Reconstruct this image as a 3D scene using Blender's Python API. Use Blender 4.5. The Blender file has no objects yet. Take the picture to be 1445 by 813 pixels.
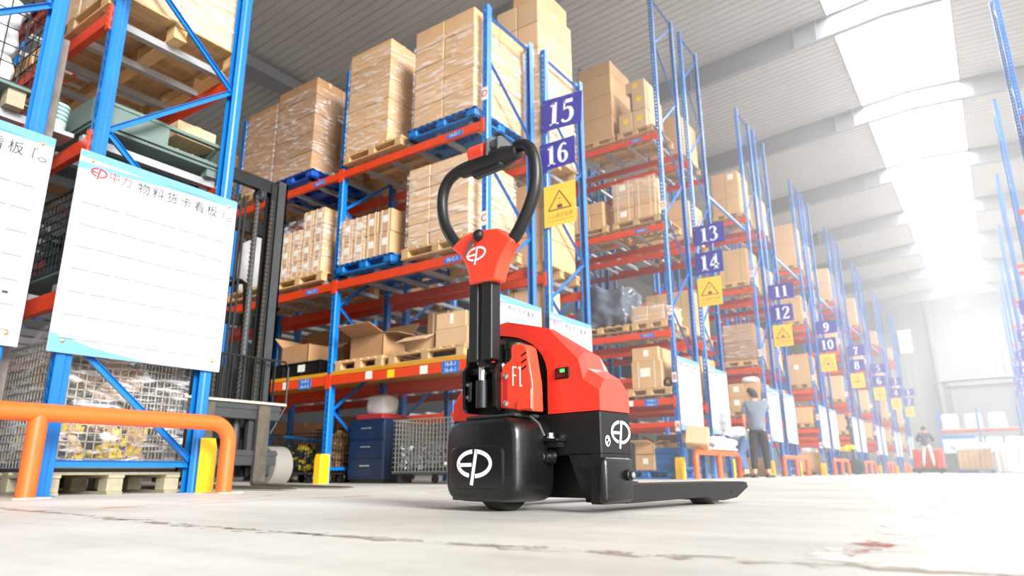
import bpy, bmesh, math, random
from mathutils import Vector, Matrix, Euler
rnd = random.Random(7)
SC = bpy.context.scene
COL = SC.collection
PI = math.pi

# ------------------------------------------------------------------ camera, world, light
cam_data = bpy.data.cameras.new('camera')
cam = bpy.data.objects.new('camera', cam_data)
COL.objects.link(cam)
cam_data.sensor_fit = 'HORIZONTAL'
cam_data.sensor_width = 36.0
cam_data.lens = 960.34 / 1445.0 * 36.0
cam_data.clip_start = 0.02
cam_data.clip_end = 300
_yaw, _pitch, _roll = -.610743, .265483, -.0055218
_f = Vector((math.sin(_yaw) * math.cos(_pitch), math.cos(_yaw) * math.cos(_pitch), math.sin(_pitch)))
_r = Vector((math.cos(_yaw), -math.sin(_yaw), 0))
_u = _r.cross(_f)
_c, _s = math.cos(_roll), math.sin(_roll)
_r2, _u2 = _c * _r + _s * _u, -_s * _r + _c * _u
cam.matrix_world = Matrix(((_r2.x, _u2.x, -_f.x, 0), (_r2.y, _u2.y, -_f.y, 0), (_r2.z, _u2.z, -_f.z, .12), (0, 0, 0, 1)))
cam_data.dof.use_dof = True
cam_data.dof.focus_distance = 2.2
cam_data.dof.aperture_fstop = 3.6
SC.camera = cam
SC.view_settings.view_transform = 'Standard'
SC.view_settings.look = 'None'
SC.view_settings.gamma = 1.0
SC.view_settings.use_curve_mapping = False
SC.view_settings.exposure = 0.3
SC.cycles.use_denoising = True
SC.cycles.max_bounces = 7
SC.cycles.diffuse_bounces = 4
SC.cycles.transparent_max_bounces = 12
SC.cycles.volume_bounces = 0
SC.cycles.sample_clamp_indirect = 8.0

WORLD_STRENGTH = 1.15
SKYLIGHT_STRENGTH = 13.0
SUN_STRENGTH = 6.0
HAZE = 0.021

world = bpy.data.worlds.new('daylight')
SC.world = world
world.use_nodes = True
bg = world.node_tree.nodes['Background']
bg.inputs[0].default_value = (1.0, 0.99, 0.97, 1)
bg.inputs[1].default_value = WORLD_STRENGTH
# low sun added from the right; hall side left open to admit it
sun_data = bpy.data.lights.new('sun', 'SUN'); sun_data.energy = SUN_STRENGTH; sun_data.angle = math.radians(24); sun_data.color = (1, .992, .975)
sun = bpy.data.objects.new('sun', sun_data); COL.objects.link(sun)
sun.rotation_euler = Vector((.87, -.33, .34)).to_track_quat('Z', 'Y').to_euler()

# ------------------------------------------------------------------ materials
def lin(c):
    c = c / 255.0
    return c / 12.92 if c <= .04045 else ((c + .055) / 1.055) ** 2.4
def rgb(r, g, b):
    return (lin(r), lin(g), lin(b), 1)
MATS = {}
def mat(name, col, rough=.5, metal=0.0, var=0.0, scale=8.0, bump=0.0, coat=0.0, stretch=None, spec=.5, bscale=None, detail=4):
    if name in MATS: return MATS[name]
    m = bpy.data.materials.new(name); m.use_nodes = True
    nt = m.node_tree; b = nt.nodes['Principled BSDF']
    b.inputs['Base Color'].default_value = col
    b.inputs['Roughness'].default_value = rough
    b.inputs['Metallic'].default_value = metal
    b.inputs['Specular IOR Level'].default_value = spec
    b.inputs['Coat Weight'].default_value = coat
    b.inputs['Coat Roughness'].default_value = .08
    if var or bump:
        tc = nt.nodes.new('ShaderNodeTexCoord'); mp = nt.nodes.new('ShaderNodeMapping')
        nt.links.new(tc.outputs['Object'], mp.inputs['Vector'])
        if stretch: mp.inputs['Scale'].default_value = stretch
        n = nt.nodes.new('ShaderNodeTexNoise'); n.inputs['Scale'].default_value = scale; n.inputs['Detail'].default_value = detail
        nt.links.new(mp.outputs['Vector'], n.inputs['Vector'])
        if var:
            oi = nt.nodes.new('ShaderNodeObjectInfo')
            ad = nt.nodes.new('ShaderNodeMath'); ad.operation = 'MULTIPLY_ADD'
            nt.links.new(oi.outputs['Random'], ad.inputs[0]); ad.inputs[1].default_value = .5
            nt.links.new(n.outputs['Fac'], ad.inputs[2])
            rp = nt.nodes.new('ShaderNodeMapRange')
            rp.inputs['From Min'].default_value = .4; rp.inputs['From Max'].default_value = 1.1
            rp.inputs['To Min'].default_value = 1 - var; rp.inputs['To Max'].default_value = 1 + var * .6
            nt.links.new(ad.outputs[0], rp.inputs['Value'])
            mx = nt.nodes.new('ShaderNodeVectorMath'); mx.operation = 'SCALE'
            mx.inputs[0].default_value = col[:3]
            nt.links.new(rp.outputs['Result'], mx.inputs['Scale'])
            nt.links.new(mx.outputs['Vector'], b.inputs['Base Color'])
        if bump:
            if bscale:
                n2 = nt.nodes.new('ShaderNodeTexNoise'); n2.inputs['Scale'].default_value = bscale; n2.inputs['Detail'].default_value = 3
                nt.links.new(mp.outputs['Vector'], n2.inputs['Vector'])
            else: n2 = n
            bp = nt.nodes.new('ShaderNodeBump'); bp.inputs['Strength'].default_value = bump; bp.inputs['Distance'].default_value = .02
            nt.links.new(n2.outputs['Fac'], bp.inputs['Height']); nt.links.new(bp.outputs['Normal'], b.inputs['Normal'])
    MATS[name] = m
    return m
def emat(name, col, strength):
    m = bpy.data.materials.new(name); m.use_nodes = True; nt = m.node_tree
    b = nt.nodes['Principled BSDF']; b.inputs['Base Color'].default_value = col
    b.inputs['Emission Color'].default_value = col; b.inputs['Emission Strength'].default_value = strength
    MATS[name] = m
    return m

BLUE = mat('rack blue paint', rgb(0, 112, 194), .36, var=.18, scale=3, coat=.15)
BRACE = mat('brace blue paint', rgb(4, 112, 192), .35, var=.15, scale=4, coat=.2)
BEAM = mat('beam orange red paint', rgb(222, 68, 26), .42, var=.15, scale=5)
DKBEAM = BEAM
ORANGE = mat('guard rail orange paint', rgb(250, 98, 30), .42, var=.14, scale=6, coat=.2)
YELLOW = mat('safety yellow paint', rgb(250, 196, 20), .45, var=.12, scale=9)
DECKY = mat('yellow painted board', rgb(214, 150, 34), .6, var=.15, scale=7)
CARD = mat('brown cardboard', rgb(210, 168, 122), .75, var=.16, scale=2.2)
CARD2 = mat('pale cardboard', rgb(214, 178, 138), .75, var=.14, scale=2.2)
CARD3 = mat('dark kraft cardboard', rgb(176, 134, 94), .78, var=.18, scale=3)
TAPE = mat('packing tape', rgb(206, 172, 128), .3)
WOOD = mat('pallet wood', rgb(206, 168, 118), .75, var=.3, scale=3, stretch=(1, 6, 6))
OLDWOOD = mat('grey old wood', rgb(168, 158, 132), .8, var=.3, scale=4, stretch=(1, 6, 6))
PBLUE = mat('blue pallet plastic', rgb(20, 112, 188), .42, var=.12, scale=5)
PBLUE2 = mat('royal blue pallet plastic', rgb(34, 84, 180), .42, var=.12, scale=5)
GALV = mat('galvanised steel', rgb(186, 190, 192), .42, .6, var=.15, scale=10)
WIRE = mat('zinc wire', rgb(176, 170, 158), .4, .5)
DKWIRE = mat('dark wire', rgb(38, 44, 46), .5, .3)
CRATE = mat('grey green steel', rgb(104, 122, 116), .55, .1, var=.25, scale=7)
DKSTEEL = mat('dark worn steel', rgb(62, 68, 70), .5, .3, var=.35, scale=9)
RUST = mat('rusty grey steel', rgb(120, 112, 104), .6, .2, var=.45, scale=11)
WHITE = mat('white plastic', rgb(238, 239, 240), .4)
BOARDW = mat('white board face', rgb(196, 199, 203), .35)
BOARDB = mat('pale blue print', rgb(104, 158, 214), .35)
POCKET = mat('clear plastic pocket', rgb(196, 200, 206), .25)
POCKETE = mat('pocket edge', rgb(150, 156, 166), .3)
RED_T = mat('red print', rgb(226, 50, 50), .5)
GREY_T = mat('grey print', rgb(44, 46, 52), .5)
SIGNB = mat('sign blue', rgb(42, 40, 150), .4)
SIGNW = mat('sign white', rgb(245, 245, 248), .4)
SIGNY = mat('sign yellow', rgb(255, 206, 62), .45)
SIGND = mat('sign dark print', rgb(112, 60, 40), .5)
SIGNO = mat('sign ochre print', rgb(150, 98, 24), .5)
TAGB = mat('tag blue', rgb(38, 112, 200), .4)
TAGW = mat('tag white', rgb(244, 240, 228), .45)
PINKTAG = mat('level sticker', rgb(248, 226, 222), .45)
INK = mat('carton ink', rgb(96, 80, 62), .7)
MAROON = mat('sticker maroon', rgb(150, 40, 40), .5)
SACK = mat('white woven sack', rgb(236, 236, 234), .7, bump=.4, var=.06, scale=14)
BLACKFILM = mat('grey black film', rgb(96, 106, 120), .22, bump=.6, scale=5, coat=.5)
BLACK = mat('black steel', rgb(26, 27, 28), .45, .2)
DKGREY = mat('forklift dark grey', rgb(58, 60, 62), .5, .2, var=.25, scale=8)
RUBBER = mat('black rubber', rgb(22, 22, 23), .7)
DARKBLUE = mat('dark blue cabinet', rgb(8, 36, 70), .5)
STUFFG = mat('zinc castings', rgb(150, 160, 165), .3, .7, var=.4, scale=30)
STUFFY = mat('yellow parts', rgb(232, 196, 40), .45, var=.2, scale=12)
STICK = mat('yellow sticker', rgb(250, 214, 30), .5)
LABELW = mat('paper label', rgb(240, 238, 230), .5)
STRAP = mat('white strap', rgb(228, 220, 206), .4)
GSTRAP = mat('green strap', rgb(96, 180, 90), .4)
# ------------------------------------------------------------------ mesh collector
class G:
    def __init__(self):
        self.bm = bmesh.new(); self.mi = 0
    def _tag(self, faces, mi):
        if mi:
            for f in faces: f.material_index = mi
    def box(self, x0, x1, y0, y1, z0, z1, bev=0.0, mi=0, M=None, seg=1):
        r = bmesh.ops.create_cube(self.bm, size=1.0)
        vs = r['verts']
        T = Matrix.Translation(((x0 + x1) / 2, (y0 + y1) / 2, (z0 + z1) / 2)) @ Matrix.Diagonal((abs(x1 - x0), abs(y1 - y0), abs(z1 - z0), 1))
        if M is not None: T = M @ T
        bmesh.ops.transform(self.bm, matrix=T, verts=vs)
        fs = set(f for v in vs for f in v.link_faces)
        self._tag(fs, mi)
        if bev:
            es = set(e for v in vs for e in v.link_edges)
            rr = bmesh.ops.bevel(self.bm, geom=list(es), offset=bev, segments=seg, affect='EDGES', profile=.5)
            self._tag(rr['faces'], mi)
        return self
    def bar(self, p, q, w, h, mi=0, up=(0, 0, 1), bev=0):
        p, q = Vector(p), Vector(q); d = q - p; L = d.length; d.normalize()
        upv = Vector(up)
        if abs(d.dot(upv)) > .98: upv = Vector((0, 1, 0))
        s = d.cross(upv).normalized(); t = s.cross(d)
        M = Matrix(((d.x, s.x, t.x, p.x), (d.y, s.y, t.y, p.y), (d.z, s.z, t.z, p.z), (0, 0, 0, 1)))
        return self.box(0, L, -w / 2, w / 2, -h / 2, h / 2, bev, mi, M)
    def rings(self, rings, mi=0, caps=True, closed=False):
        bm = self.bm; V = [[bm.verts.new(p) for p in r] for r in rings]; n = len(V[0]); fs = []
        m = len(V)
        for i in range(m if closed else m - 1):
            a, b = V[i], V[(i + 1) % m]
            for k in range(n):
                try: fs.append(bm.faces.new((a[k], a[(k + 1) % n], b[(k + 1) % n], b[k])))
                except ValueError: pass
        if caps and not closed:
            try: fs.append(bm.faces.new(list(reversed(V[0])))); fs.append(bm.faces.new(V[-1]))
            except ValueError: pass
        self._tag(fs, mi)
        return self
    def cyl(self, p, q, r, r2=None, n=14, mi=0, caps=True):
        p, q = Vector(p), Vector(q); d = (q - p).normalized()
        a = d.orthogonal().normalized(); b = d.cross(a); r2 = r if r2 is None else r2
        f = lambda c, rr: [c + (a * math.cos(2 * PI * k / n) + b * math.sin(2 * PI * k / n)) * rr for k in range(n)]
        return self.rings([f(p, r), f(q, r2)], mi, caps)
    def lathe(self, p, d, prof, n=20, mi=0):
        p = Vector(p); d = Vector(d).normalized(); a = d.orthogonal().normalized(); b = d.cross(a)
        return self.rings([[p + d * t + (a * math.cos(2 * PI * k / n) + b * math.sin(2 * PI * k / n)) * max(r, 1e-4) for k in range(n)] for t, r in prof], mi)
    def tube(self, pts, r, n=10, mi=0, closed=False):
        P = [Vector(p) for p in pts]; m = len(P); R = []; ref = None
        for i in range(m):
            if closed: t = P[(i + 1) % m] - P[i - 1]
            else: t = P[min(i + 1, m - 1)] - P[max(i - 1, 0)]
            t.normalize()
            if ref is None: a = t.orthogonal().normalized()
            else: a = (ref - t * ref.dot(t)).normalized()
            ref = a; b = t.cross(a); rr = r[i] if isinstance(r, (list, tuple)) else r
            R.append([P[i] + (a * math.cos(2 * PI * k / n) + b * math.sin(2 * PI * k / n)) * rr for k in range(n)])
        return self.rings(R, mi, True, closed)
    def prism(self, pts, O, ex, ey, t, mi=0):
        O, ex, ey = Vector(O), Vector(ex), Vector(ey); en = ex.cross(ey).normalized()
        a = [O + ex * x + ey * y for x, y in pts]
        return self.rings([a, [p + en * t for p in a]], mi)
    def mesh(self, verts, faces, M, mi=0):
        V = [self.bm.verts.new(M @ Vector(v)) for v in verts]
        for f in faces:
            try:
                ff = self.bm.faces.new([V[i] for i in f]); ff.material_index = mi
            except ValueError: pass
        return self
    def get(self, name, mats, smooth=None, recalc=True):
        bm = self.bm
        if recalc: bmesh.ops.recalc_face_normals(bm, faces=bm.faces)
        me = bpy.data.meshes.new(name); bm.to_mesh(me); bm.free()
        for m in (mats if isinstance(mats, (list, tuple)) else [mats]): me.materials.append(m)
        if smooth is not None:
            me.shade_smooth(); me.set_sharp_from_angle(angle=smooth)
        return me
    def build(self, name, mats, parent=None, smooth=None, loc=None, rot=None, label=None, recalc=True):
        return link(name, self.get(name, mats, smooth, recalc), parent, loc, rot, label)
def link(name, me, parent=None, loc=None, rot=None, label=None):
    o = bpy.data.objects.new(name, me); COL.objects.link(o)
    if parent is not None: o.parent = parent
    if loc is not None: o.location = loc
    if rot is not None: o.rotation_euler = rot
    if label: o['label'] = label
    return o
def tag(o, label, cat, group=None):
    o['label'] = label; o['category'] = cat
    if group: o['group'] = group
    return o
def thing(name, label, cat, loc=(0, 0, 0), rz=0.0, group=None):
    o = bpy.data.objects.new(name, None); COL.objects.link(o); o.empty_display_size = .1
    o.location = loc; o.rotation_euler = (0, 0, rz)
    return tag(o, label, cat, group)
def struct(o):
    o['kind'] = 'structure'; return o
def dup(root, loc, rz=None, label=None, group=None):
    kids = {}
    for o in list(bpy.data.objects):
        if o.parent is not None: kids.setdefault(o.parent.name, []).append(o)
    return _dup(root, kids, loc, rz, label, group)
def _dup(root, kids, loc, rz=None, label=None, group=None):
    r = root.copy(); COL.objects.link(r); r.location = loc
    if rz is not None: r.rotation_euler = (0, 0, rz)
    if label: r['label'] = label
    if group: r['group'] = group
    for ch in kids.get(root.name, []):
        c = ch.copy(); COL.objects.link(c); c.parent = r
        for g in kids.get(ch.name, []):
            d = g.copy(); COL.objects.link(d); d.parent = c
    return r

# ------------------------------------------------------------------ lettering
_txt = {}
def glyphs(s):
    if s in _txt: return _txt[s]
    cu = bpy.data.curves.new('lettering', 'FONT'); cu.body = s; cu.align_x = 'CENTER'; cu.align_y = 'CENTER'; cu.resolution_u = 3
    o = bpy.data.objects.new('lettering', cu); COL.objects.link(o)
    me = bpy.data.meshes.new_from_object(o.evaluated_get(bpy.context.evaluated_depsgraph_get()))
    d = ([tuple(v.co) for v in me.vertices], [tuple(p.vertices) for p in me.polygons])
    bpy.data.objects.remove(o); bpy.data.curves.remove(cu); bpy.data.meshes.remove(me)
    _txt[s] = d
    return d
def frame(O, ex, ey):
    O, ex, ey = Vector(O), Vector(ex).normalized(), Vector(ey).normalized(); n = ex.cross(ey)
    return Matrix(((ex.x, ey.x, n.x, O.x), (ex.y, ey.y, n.y, O.y), (ex.z, ey.z, n.z, O.z), (0, 0, 0, 1)))
def put_text(g, s, size, M, mi=0, sx=1.0):
    v, f = glyphs(s)
    g.mesh(v, f, M @ Matrix.Diagonal((size * sx, size, 1, 1)), mi)
def stroke(g, pts, M, mi=0, t=.001):
    """ribbon of varying width through (x, y, w), as a thin plate"""
    n = len(pts); L = []; R = []
    for i in range(n):
        x, y, w = pts[i]; a = pts[max(i - 1, 0)]; b = pts[min(i + 1, n - 1)]
        dx, dy = b[0] - a[0], b[1] - a[1]; l = math.hypot(dx, dy) or 1
        nx, ny = -dy / l * w / 2, dx / l * w / 2
        L.append((x + nx, y + ny)); R.append((x - nx, y - ny))
    for i in range(n - 1):
        q = [R[i], R[i + 1], L[i + 1], L[i]]
        vs = [(x, y, t) for x, y in q] + [(x, y, 0) for x, y in q]
        g.mesh(vs, [(0, 1, 2, 3), (7, 6, 5, 4), (0, 4, 5, 1), (1, 5, 6, 2), (2, 6, 7, 3), (3, 7, 4, 0)], M, mi)
def arc(cx, cy, rx, ry, a0, a1, w, n=18):
    return [(cx + rx * math.cos(math.radians(a0 + (a1 - a0) * k / n)), cy + ry * math.sin(math.radians(a0 + (a1 - a0) * k / n)), w) for k in range(n + 1)]
def smooth_pts(p, k=3):
    """Catmull-Rom through x,y,w"""
    out = []
    for i in range(len(p) - 1):
        a, b, c, d = p[max(i - 1, 0)], p[i], p[i + 1], p[min(i + 2, len(p) - 1)]
        for s in range(k):
            t = s / k
            out.append(tuple(.5 * (2 * b[j] + (c[j] - a[j]) * t + (2 * a[j] - 5 * b[j] + 4 * c[j] - d[j]) * t * t + (3 * b[j] - a[j] - 3 * c[j] + d[j]) * t ** 3) for j in range(len(b))))
    out.append(p[-1])
    return out
_six = [(.49, .85, .1), (.40, .955, .07), (.25, .88, .12), (.15, .68, .17), (.12, .4, .19), (.17, .14, .15), (.3, .03, .07), (.44, .12, .14), (.5, .3, .18), (.44, .5, .13), (.3, .57, .07), (.18, .48, .07)]
def ring_var(cx, cy, rx, ry, wv, wh):
    return [(cx + rx * math.cos(a), cy + ry * math.sin(a), wh + (wv - wh) * abs(math.cos(a))) for a in [2 * PI * k / 22 for k in range(23)]]
DIGITS = {
 '0': [ring_var(.29, .5, .2, .455, .18, .07)],
 '1': [[(.3, 0, .2), (.3, .98, .2)], [(.1, .03, .06), (.52, .03, .06)], [(.1, .84, .06), (.2, .9, .07), (.32, .965, .07)]],
 '2': [smooth_pts([(.08, .74, .1), (.12, .9, .11), (.27, .965, .07), (.45, .88, .16), (.47, .7, .19), (.37, .5, .15), (.2, .3, .1), (.08, .13, .08)]), [(.05, .075, .15), (.54, .075, .15)], [(.53, .0, .05), (.53, .22, .05)]],
 '3': [smooth_pts([(.08, .82, .1), (.16, .94, .09), (.31, .965, .07), (.44, .84, .16), (.43, .68, .16), (.33, .55, .08), (.22, .52, .06)]), smooth_pts([(.22, .53, .06), (.37, .5, .07), (.48, .38, .17), (.48, .2, .18), (.36, .05, .08), (.2, .03, .08), (.08, .12, .12)])],
 '4': [[(.4, .97, .08), (.05, .33, .07)], [(.02, .3, .12), (.57, .3, .12)], [(.39, 0, .17), (.39, .98, .17)], [(.24, .03, .06), (.54, .03, .06)]],
 '5': [[(.15, .98, .07), (.13, .53, .07)], [(.13, .9, .16), (.51, .9, .16)], smooth_pts([(.13, .54, .06), (.26, .62, .07), (.42, .55, .15), (.49, .34, .19), (.43, .12, .14), (.28, .03, .08), (.12, .05, .09), (.07, .15, .12)])],
 '6': [smooth_pts(_six)],
 '7': [[(.05, .9, .16), (.55, .9, .16)], [(.06, .98, .05), (.06, .72, .05)], [(.5, .86, .1), (.36, .56, .13), (.28, .28, .18), (.27, 0, .2)]],
 '8': [ring_var(.29, .745, .16, .21, .15, .07), ring_var(.29, .275, .19, .24, .17, .07)],
 '9': [smooth_pts([(.6 - x, 1 - y, w) for x, y, w in _six])],
}
def number(g, s, h, M, mi=0):
    adv = .62 * h; w = adv * len(s)
    for i, ch in enumerate(s):
        for st in DIGITS[ch]:
            stroke(g, [(-w / 2 + i * adv + x * h, -h / 2 + y * h, ww * h) for x, y, ww in st], M, mi, .002)
def ep_logo(g, w, M, mi=0, rnd_=.68, t=.0012, sw=.105):
    """the maker's mark: an oval split into an e-shaped left half and a p with a long slanted stem"""
    rx, ry = .45 * w, .45 * w * rnd_; s = sw * w
    stroke(g, arc(0, 0, rx, ry, 97, 252, s, 22), M, mi, t)
    stroke(g, [(-rx, -.02 * w, s * .9), (-.07 * w, -.02 * w, s * .9)], M, mi, t)
    stroke(g, arc(0, 0, rx, ry, 84, -86, s, 22), M, mi, t)
    stroke(g, [(.06 * w, ry + s * .45, s), (-.07 * w, -ry - .17 * w, s)], M, mi, t)
NUMW = {1:'one',2:'two',3:'three',4:'four',5:'five',6:'six',7:'seven',8:'eight',9:'nine',10:'ten',11:'eleven',12:'twelve',13:'thirteen',14:'fourteen',15:'fifteen',16:'sixteen',17:'seventeen',18:'eighteen'}
# ------------------------------------------------------------------ the building
def zroof(x): return 12.3 - .075 * abs(x + .75)
X_RACK = -4.66
def node_mat(name):
    m = bpy.data.materials.new(name); m.use_nodes = True; MATS[name] = m
    return m, m.node_tree, m.node_tree.nodes['Principled BSDF']
def floor_mat():
    m, nt, b = node_mat('worn concrete')
    tc = nt.nodes.new('ShaderNodeTexCoord')
    def noise(s, d, sc=None):
        n = nt.nodes.new('ShaderNodeTexNoise'); n.inputs['Scale'].default_value = s; n.inputs['Detail'].default_value = d
        if sc:
            mp = nt.nodes.new('ShaderNodeMapping'); mp.inputs['Scale'].default_value = sc
            nt.links.new(tc.outputs['Object'], mp.inputs['Vector']); nt.links.new(mp.outputs['Vector'], n.inputs['Vector'])
        else: nt.links.new(tc.outputs['Object'], n.inputs['Vector'])
        return n
    a, c, d = noise(.9, 6), noise(14, 8), noise(2.2, 5, (.35, 3, 1))
    def ramp(src, stops):
        r = nt.nodes.new('ShaderNodeValToRGB'); e = r.color_ramp.elements
        e[0].position, e[0].color = stops[0]; e[1].position, e[1].color = stops[-1]
        for p, co in stops[1:-1]:
            q = e.new(p); q.color = co
        nt.links.new(src.outputs['Fac'], r.inputs['Fac']); return r
    def mul(x, y, f):
        mx = nt.nodes.new('ShaderNodeMix'); mx.data_type = 'RGBA'; mx.blend_type = 'MULTIPLY'; mx.inputs[0].default_value = f
        nt.links.new(x, mx.inputs[6]); nt.links.new(y, mx.inputs[7]); return mx.outputs[2]
    r1 = ramp(a, [(.3, rgb(186, 186, 178)), (.5, rgb(207, 207, 200)), (.72, rgb(220, 221, 215))])
    r2 = ramp(c, [(.25, (.80, .79, .77, 1)), (.5, (1, 1, 1, 1))])
    r3 = ramp(d, [(.3, (.84, .83, .82, 1)), (.52, (1, 1, 1, 1))])
    o = mul(mul(r1.outputs['Color'], r2.outputs['Color'], .5), r3.outputs['Color'], .7)
    nt.links.new(o, b.inputs['Base Color'])
    rr = nt.nodes.new('ShaderNodeMapRange'); nt.links.new(a.outputs['Fac'], rr.inputs['Value'])
    rr.inputs['To Min'].default_value = .38; rr.inputs['To Max'].default_value = .62
    nt.links.new(rr.outputs['Result'], b.inputs['Roughness'])
    bp = nt.nodes.new('ShaderNodeBump'); bp.inputs['Strength'].default_value = .25; bp.inputs['Distance'].default_value = .004
    nt.links.new(c.outputs['Fac'], bp.inputs['Height']); nt.links.new(bp.outputs['Normal'], b.inputs['Normal'])
    return m
def patch_mat(name, col, thresh, scale, stretch):
    """worn paint: ragged islands of colour with bare gaps between"""
    m, nt, b = node_mat(name)
    b.inputs['Base Color'].default_value = col; b.inputs['Roughness'].default_value = .6
    tc = nt.nodes.new('ShaderNodeTexCoord'); mp = nt.nodes.new('ShaderNodeMapping'); mp.inputs['Scale'].default_value = stretch
    n = nt.nodes.new('ShaderNodeTexNoise'); n.inputs['Scale'].default_value = scale; n.inputs['Detail'].default_value = 8; n.inputs['Roughness'].default_value = .7
    nt.links.new(tc.outputs['Object'], mp.inputs['Vector']); nt.links.new(mp.outputs['Vector'], n.inputs['Vector'])
    r = nt.nodes.new('ShaderNodeMapRange'); r.inputs['From Min'].default_value = thresh; r.inputs['From Max'].default_value = thresh + .12
    nt.links.new(n.outputs['Fac'], r.inputs['Value']); nt.links.new(r.outputs['Result'], b.inputs['Alpha'])
    return m
FX0, FX1, FY0, FY1 = -26, 14, -9, 56.4
floor = struct(G().box(FX0, FX1, FY0, FY1, -.1, 0).build('floor', floor_mat()))
def strip(pts, w, z=.0015, jag=.4, seed=1):
    r = random.Random(seed); g = G(); P = []
    for i in range(len(pts) - 1):
        a, b = Vector(pts[i]), Vector(pts[i + 1]); k = max(2, int((b - a).length / .03))
        for s in range(k): P.append(a.lerp(b, s / k))
    P.append(Vector(pts[-1])); L = []; R = []
    for i, p in enumerate(P):
        t = (P[min(i + 1, len(P) - 1)] - P[max(i - 1, 0)]).normalized(); nrm = Vector((-t.y, t.x))
        off = nrm * (r.random() - .5) * w * jag
        L.append(p + off + nrm * w * (.5 + (r.random() - .5) * jag)); R.append(p + off - nrm * w * (.5 + (r.random() - .5) * jag))
    vs = [(p.x, p.y, z) for p in L] + [(p.x, p.y, z) for p in R]; n = len(P)
    g.mesh(vs, [(i, i + n, i + n + 1, i + 1) for i in range(n - 1)], Matrix.Identity(4))
    return g
CRACK = patch_mat('chipped joint', rgb(112, 92, 72), .50, 16, (1, 2, 1))
EDGE = patch_mat('crumbled joint edge', rgb(168, 156, 142), .47, 9, (1, 2, 1))
ORL = patch_mat('worn orange floor paint', rgb(236, 150, 84), .50, 7, (1, .6, 1))
JL = [(-3.6, 1.12), (-3.14, 1.10), (-2.535, 1.069), (-2.1, 1.01), (-1.704, .981), (-1.278, .974), (-.884, .983), (-.595, .999), (-.371, 1.019), (-.186, 1.029), (.3, 1.06), (1.4, 1.12)]
strip(JL, .010, z=.0016, jag=1.0, seed=3).build('floor_crack', CRACK, floor)
strip(JL, .045, z=.0008, jag=.7, seed=4).build('floor_crack_edge', EDGE, floor)
strip([(-1.30, .972), (-1.15, .982)], .012, z=.002, jag=1.2, seed=8).build('floor_chip', mat('dark chip', rgb(96, 84, 70), .9), floor)
strip([(-2.79, .8), (-2.795, 1.175), (-2.83, 1.7), (-2.95, 2.226), (-3.0, 3.3), (-3.0, 4.6)], .05, z=.001, jag=.2, seed=5).build('worn_orange_line', ORL, floor)
strip([(-2.8, 1.3), (-3.25, 2.2), (-3.787, 2.863), (-4.31, 3.86)], .04, z=.0012, jag=.2, seed=6).build('worn_orange_line', ORL, floor)
strip([(-.225, 1.08), (-.215, 1.149), (-.187, 1.677), (-.161, 2.9), (-.15, 9.3), (-.15, 25)], .12, z=.001, jag=.25, seed=7).build('worn_white_line', patch_mat('worn white floor paint', rgb(236, 235, 232), .46, 7, (1, .5, 1)), floor)
strip([(-.222, 1.13), (-.2, 1.35), (-.184, 1.60)], .06, z=.0014, jag=.5, seed=9).build('worn_red_patch', patch_mat('worn red floor paint', rgb(176, 96, 80), .50, 14, (1, .6, 1)), floor)

ROOFM = mat('roof liner sheet', rgb(192, 189, 185), .6, var=.08, scale=.6)
STEELW = mat('painted roof steel', rgb(150, 152, 156), .5, var=.05, scale=1)
WALLM = mat('wall sheet', rgb(168, 169, 168), .6, var=.04, scale=.5)
SKY_L, SKY_R = -2.12, .70
SKY_Y0 = 13.0  # strip begins here to keep its light off the near floor
def roof(name, x0, x1, step=.25):
    g = G(); ys = []; y = FY0
    while y < FY1 + .2:
        ys += [(y, .0), (y + step * .78, .0), (y + step * .84, .028), (y + step * .94, .028)]; y += step
    bm = g.bm
    lo = [(bm.verts.new((x0, yy, zroof(x0) + h)), bm.verts.new((x1, yy, zroof(x1) + h))) for yy, h in ys]
    hi = [(bm.verts.new((x0, yy, zroof(x0) + .12)), bm.verts.new((x1, yy, zroof(x1) + .12))) for yy, h in (ys[0], ys[-1])]
    for i in range(len(lo) - 1): bm.faces.new((lo[i][0], lo[i][1], lo[i + 1][1], lo[i + 1][0]))
    bm.faces.new((hi[0][0], hi[1][0], hi[1][1], hi[0][1]))
    for a, b in ((0, 1),):
        bm.faces.new((lo[0][0], hi[0][0], hi[0][1], lo[0][1])); bm.faces.new((lo[-1][0], lo[-1][1], hi[1][1], hi[1][0]))
    return struct(g.build(name, ROOFM))
c1 = roof('ceiling', -15.2, SKY_L)
c2 = roof('ceiling_right', SKY_R, 5.2)  # roof cut short on the right so the low sun reaches the racks
c3 = roof('ceiling_far_left', FX0, -15.2)
# the daylight strip along the ridge: translucent sheets that glow
SKYM = emat('daylit translucent sheet', (1, 1, .99, 1), SKYLIGHT_STRENGTH)
g2 = G(); bm = g2.bm
rows = [[bm.verts.new((x, y, zroof(x) + .03)) for x in (SKY_L, -.75, SKY_R)] for y in (SKY_Y0, 54.2)]
top = [[bm.verts.new((x, y, zroof(x) + .08)) for x in (SKY_L, -.75, SKY_R)] for y in (SKY_Y0, 54.2)]
for k in (0, 1):
    bm.faces.new((rows[0][k], rows[0][k + 1], rows[1][k + 1], rows[1][k])); bm.faces.new((top[0][k], top[1][k], top[1][k + 1], top[0][k + 1]))
window_1 = struct(g2.build('window_1', SKYM, recalc=False))
g = G()
for x in (SKY_L, -.75, SKY_R): g.box(x - .02, x + .02, SKY_Y0, 54.2, zroof(x) - .05, zroof(x) + .02)
y = SKY_Y0 + 1
while y < 54:
    for xa, xb in ((SKY_L, -.75), (-.75, SKY_R)):
        g.bar((xa, y, zroof(xa) + .01), (xb, y, zroof(xb) + .01), .03, .03)
    y += 2.0
g.build('window_frame', STEELW, window_1)
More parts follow.
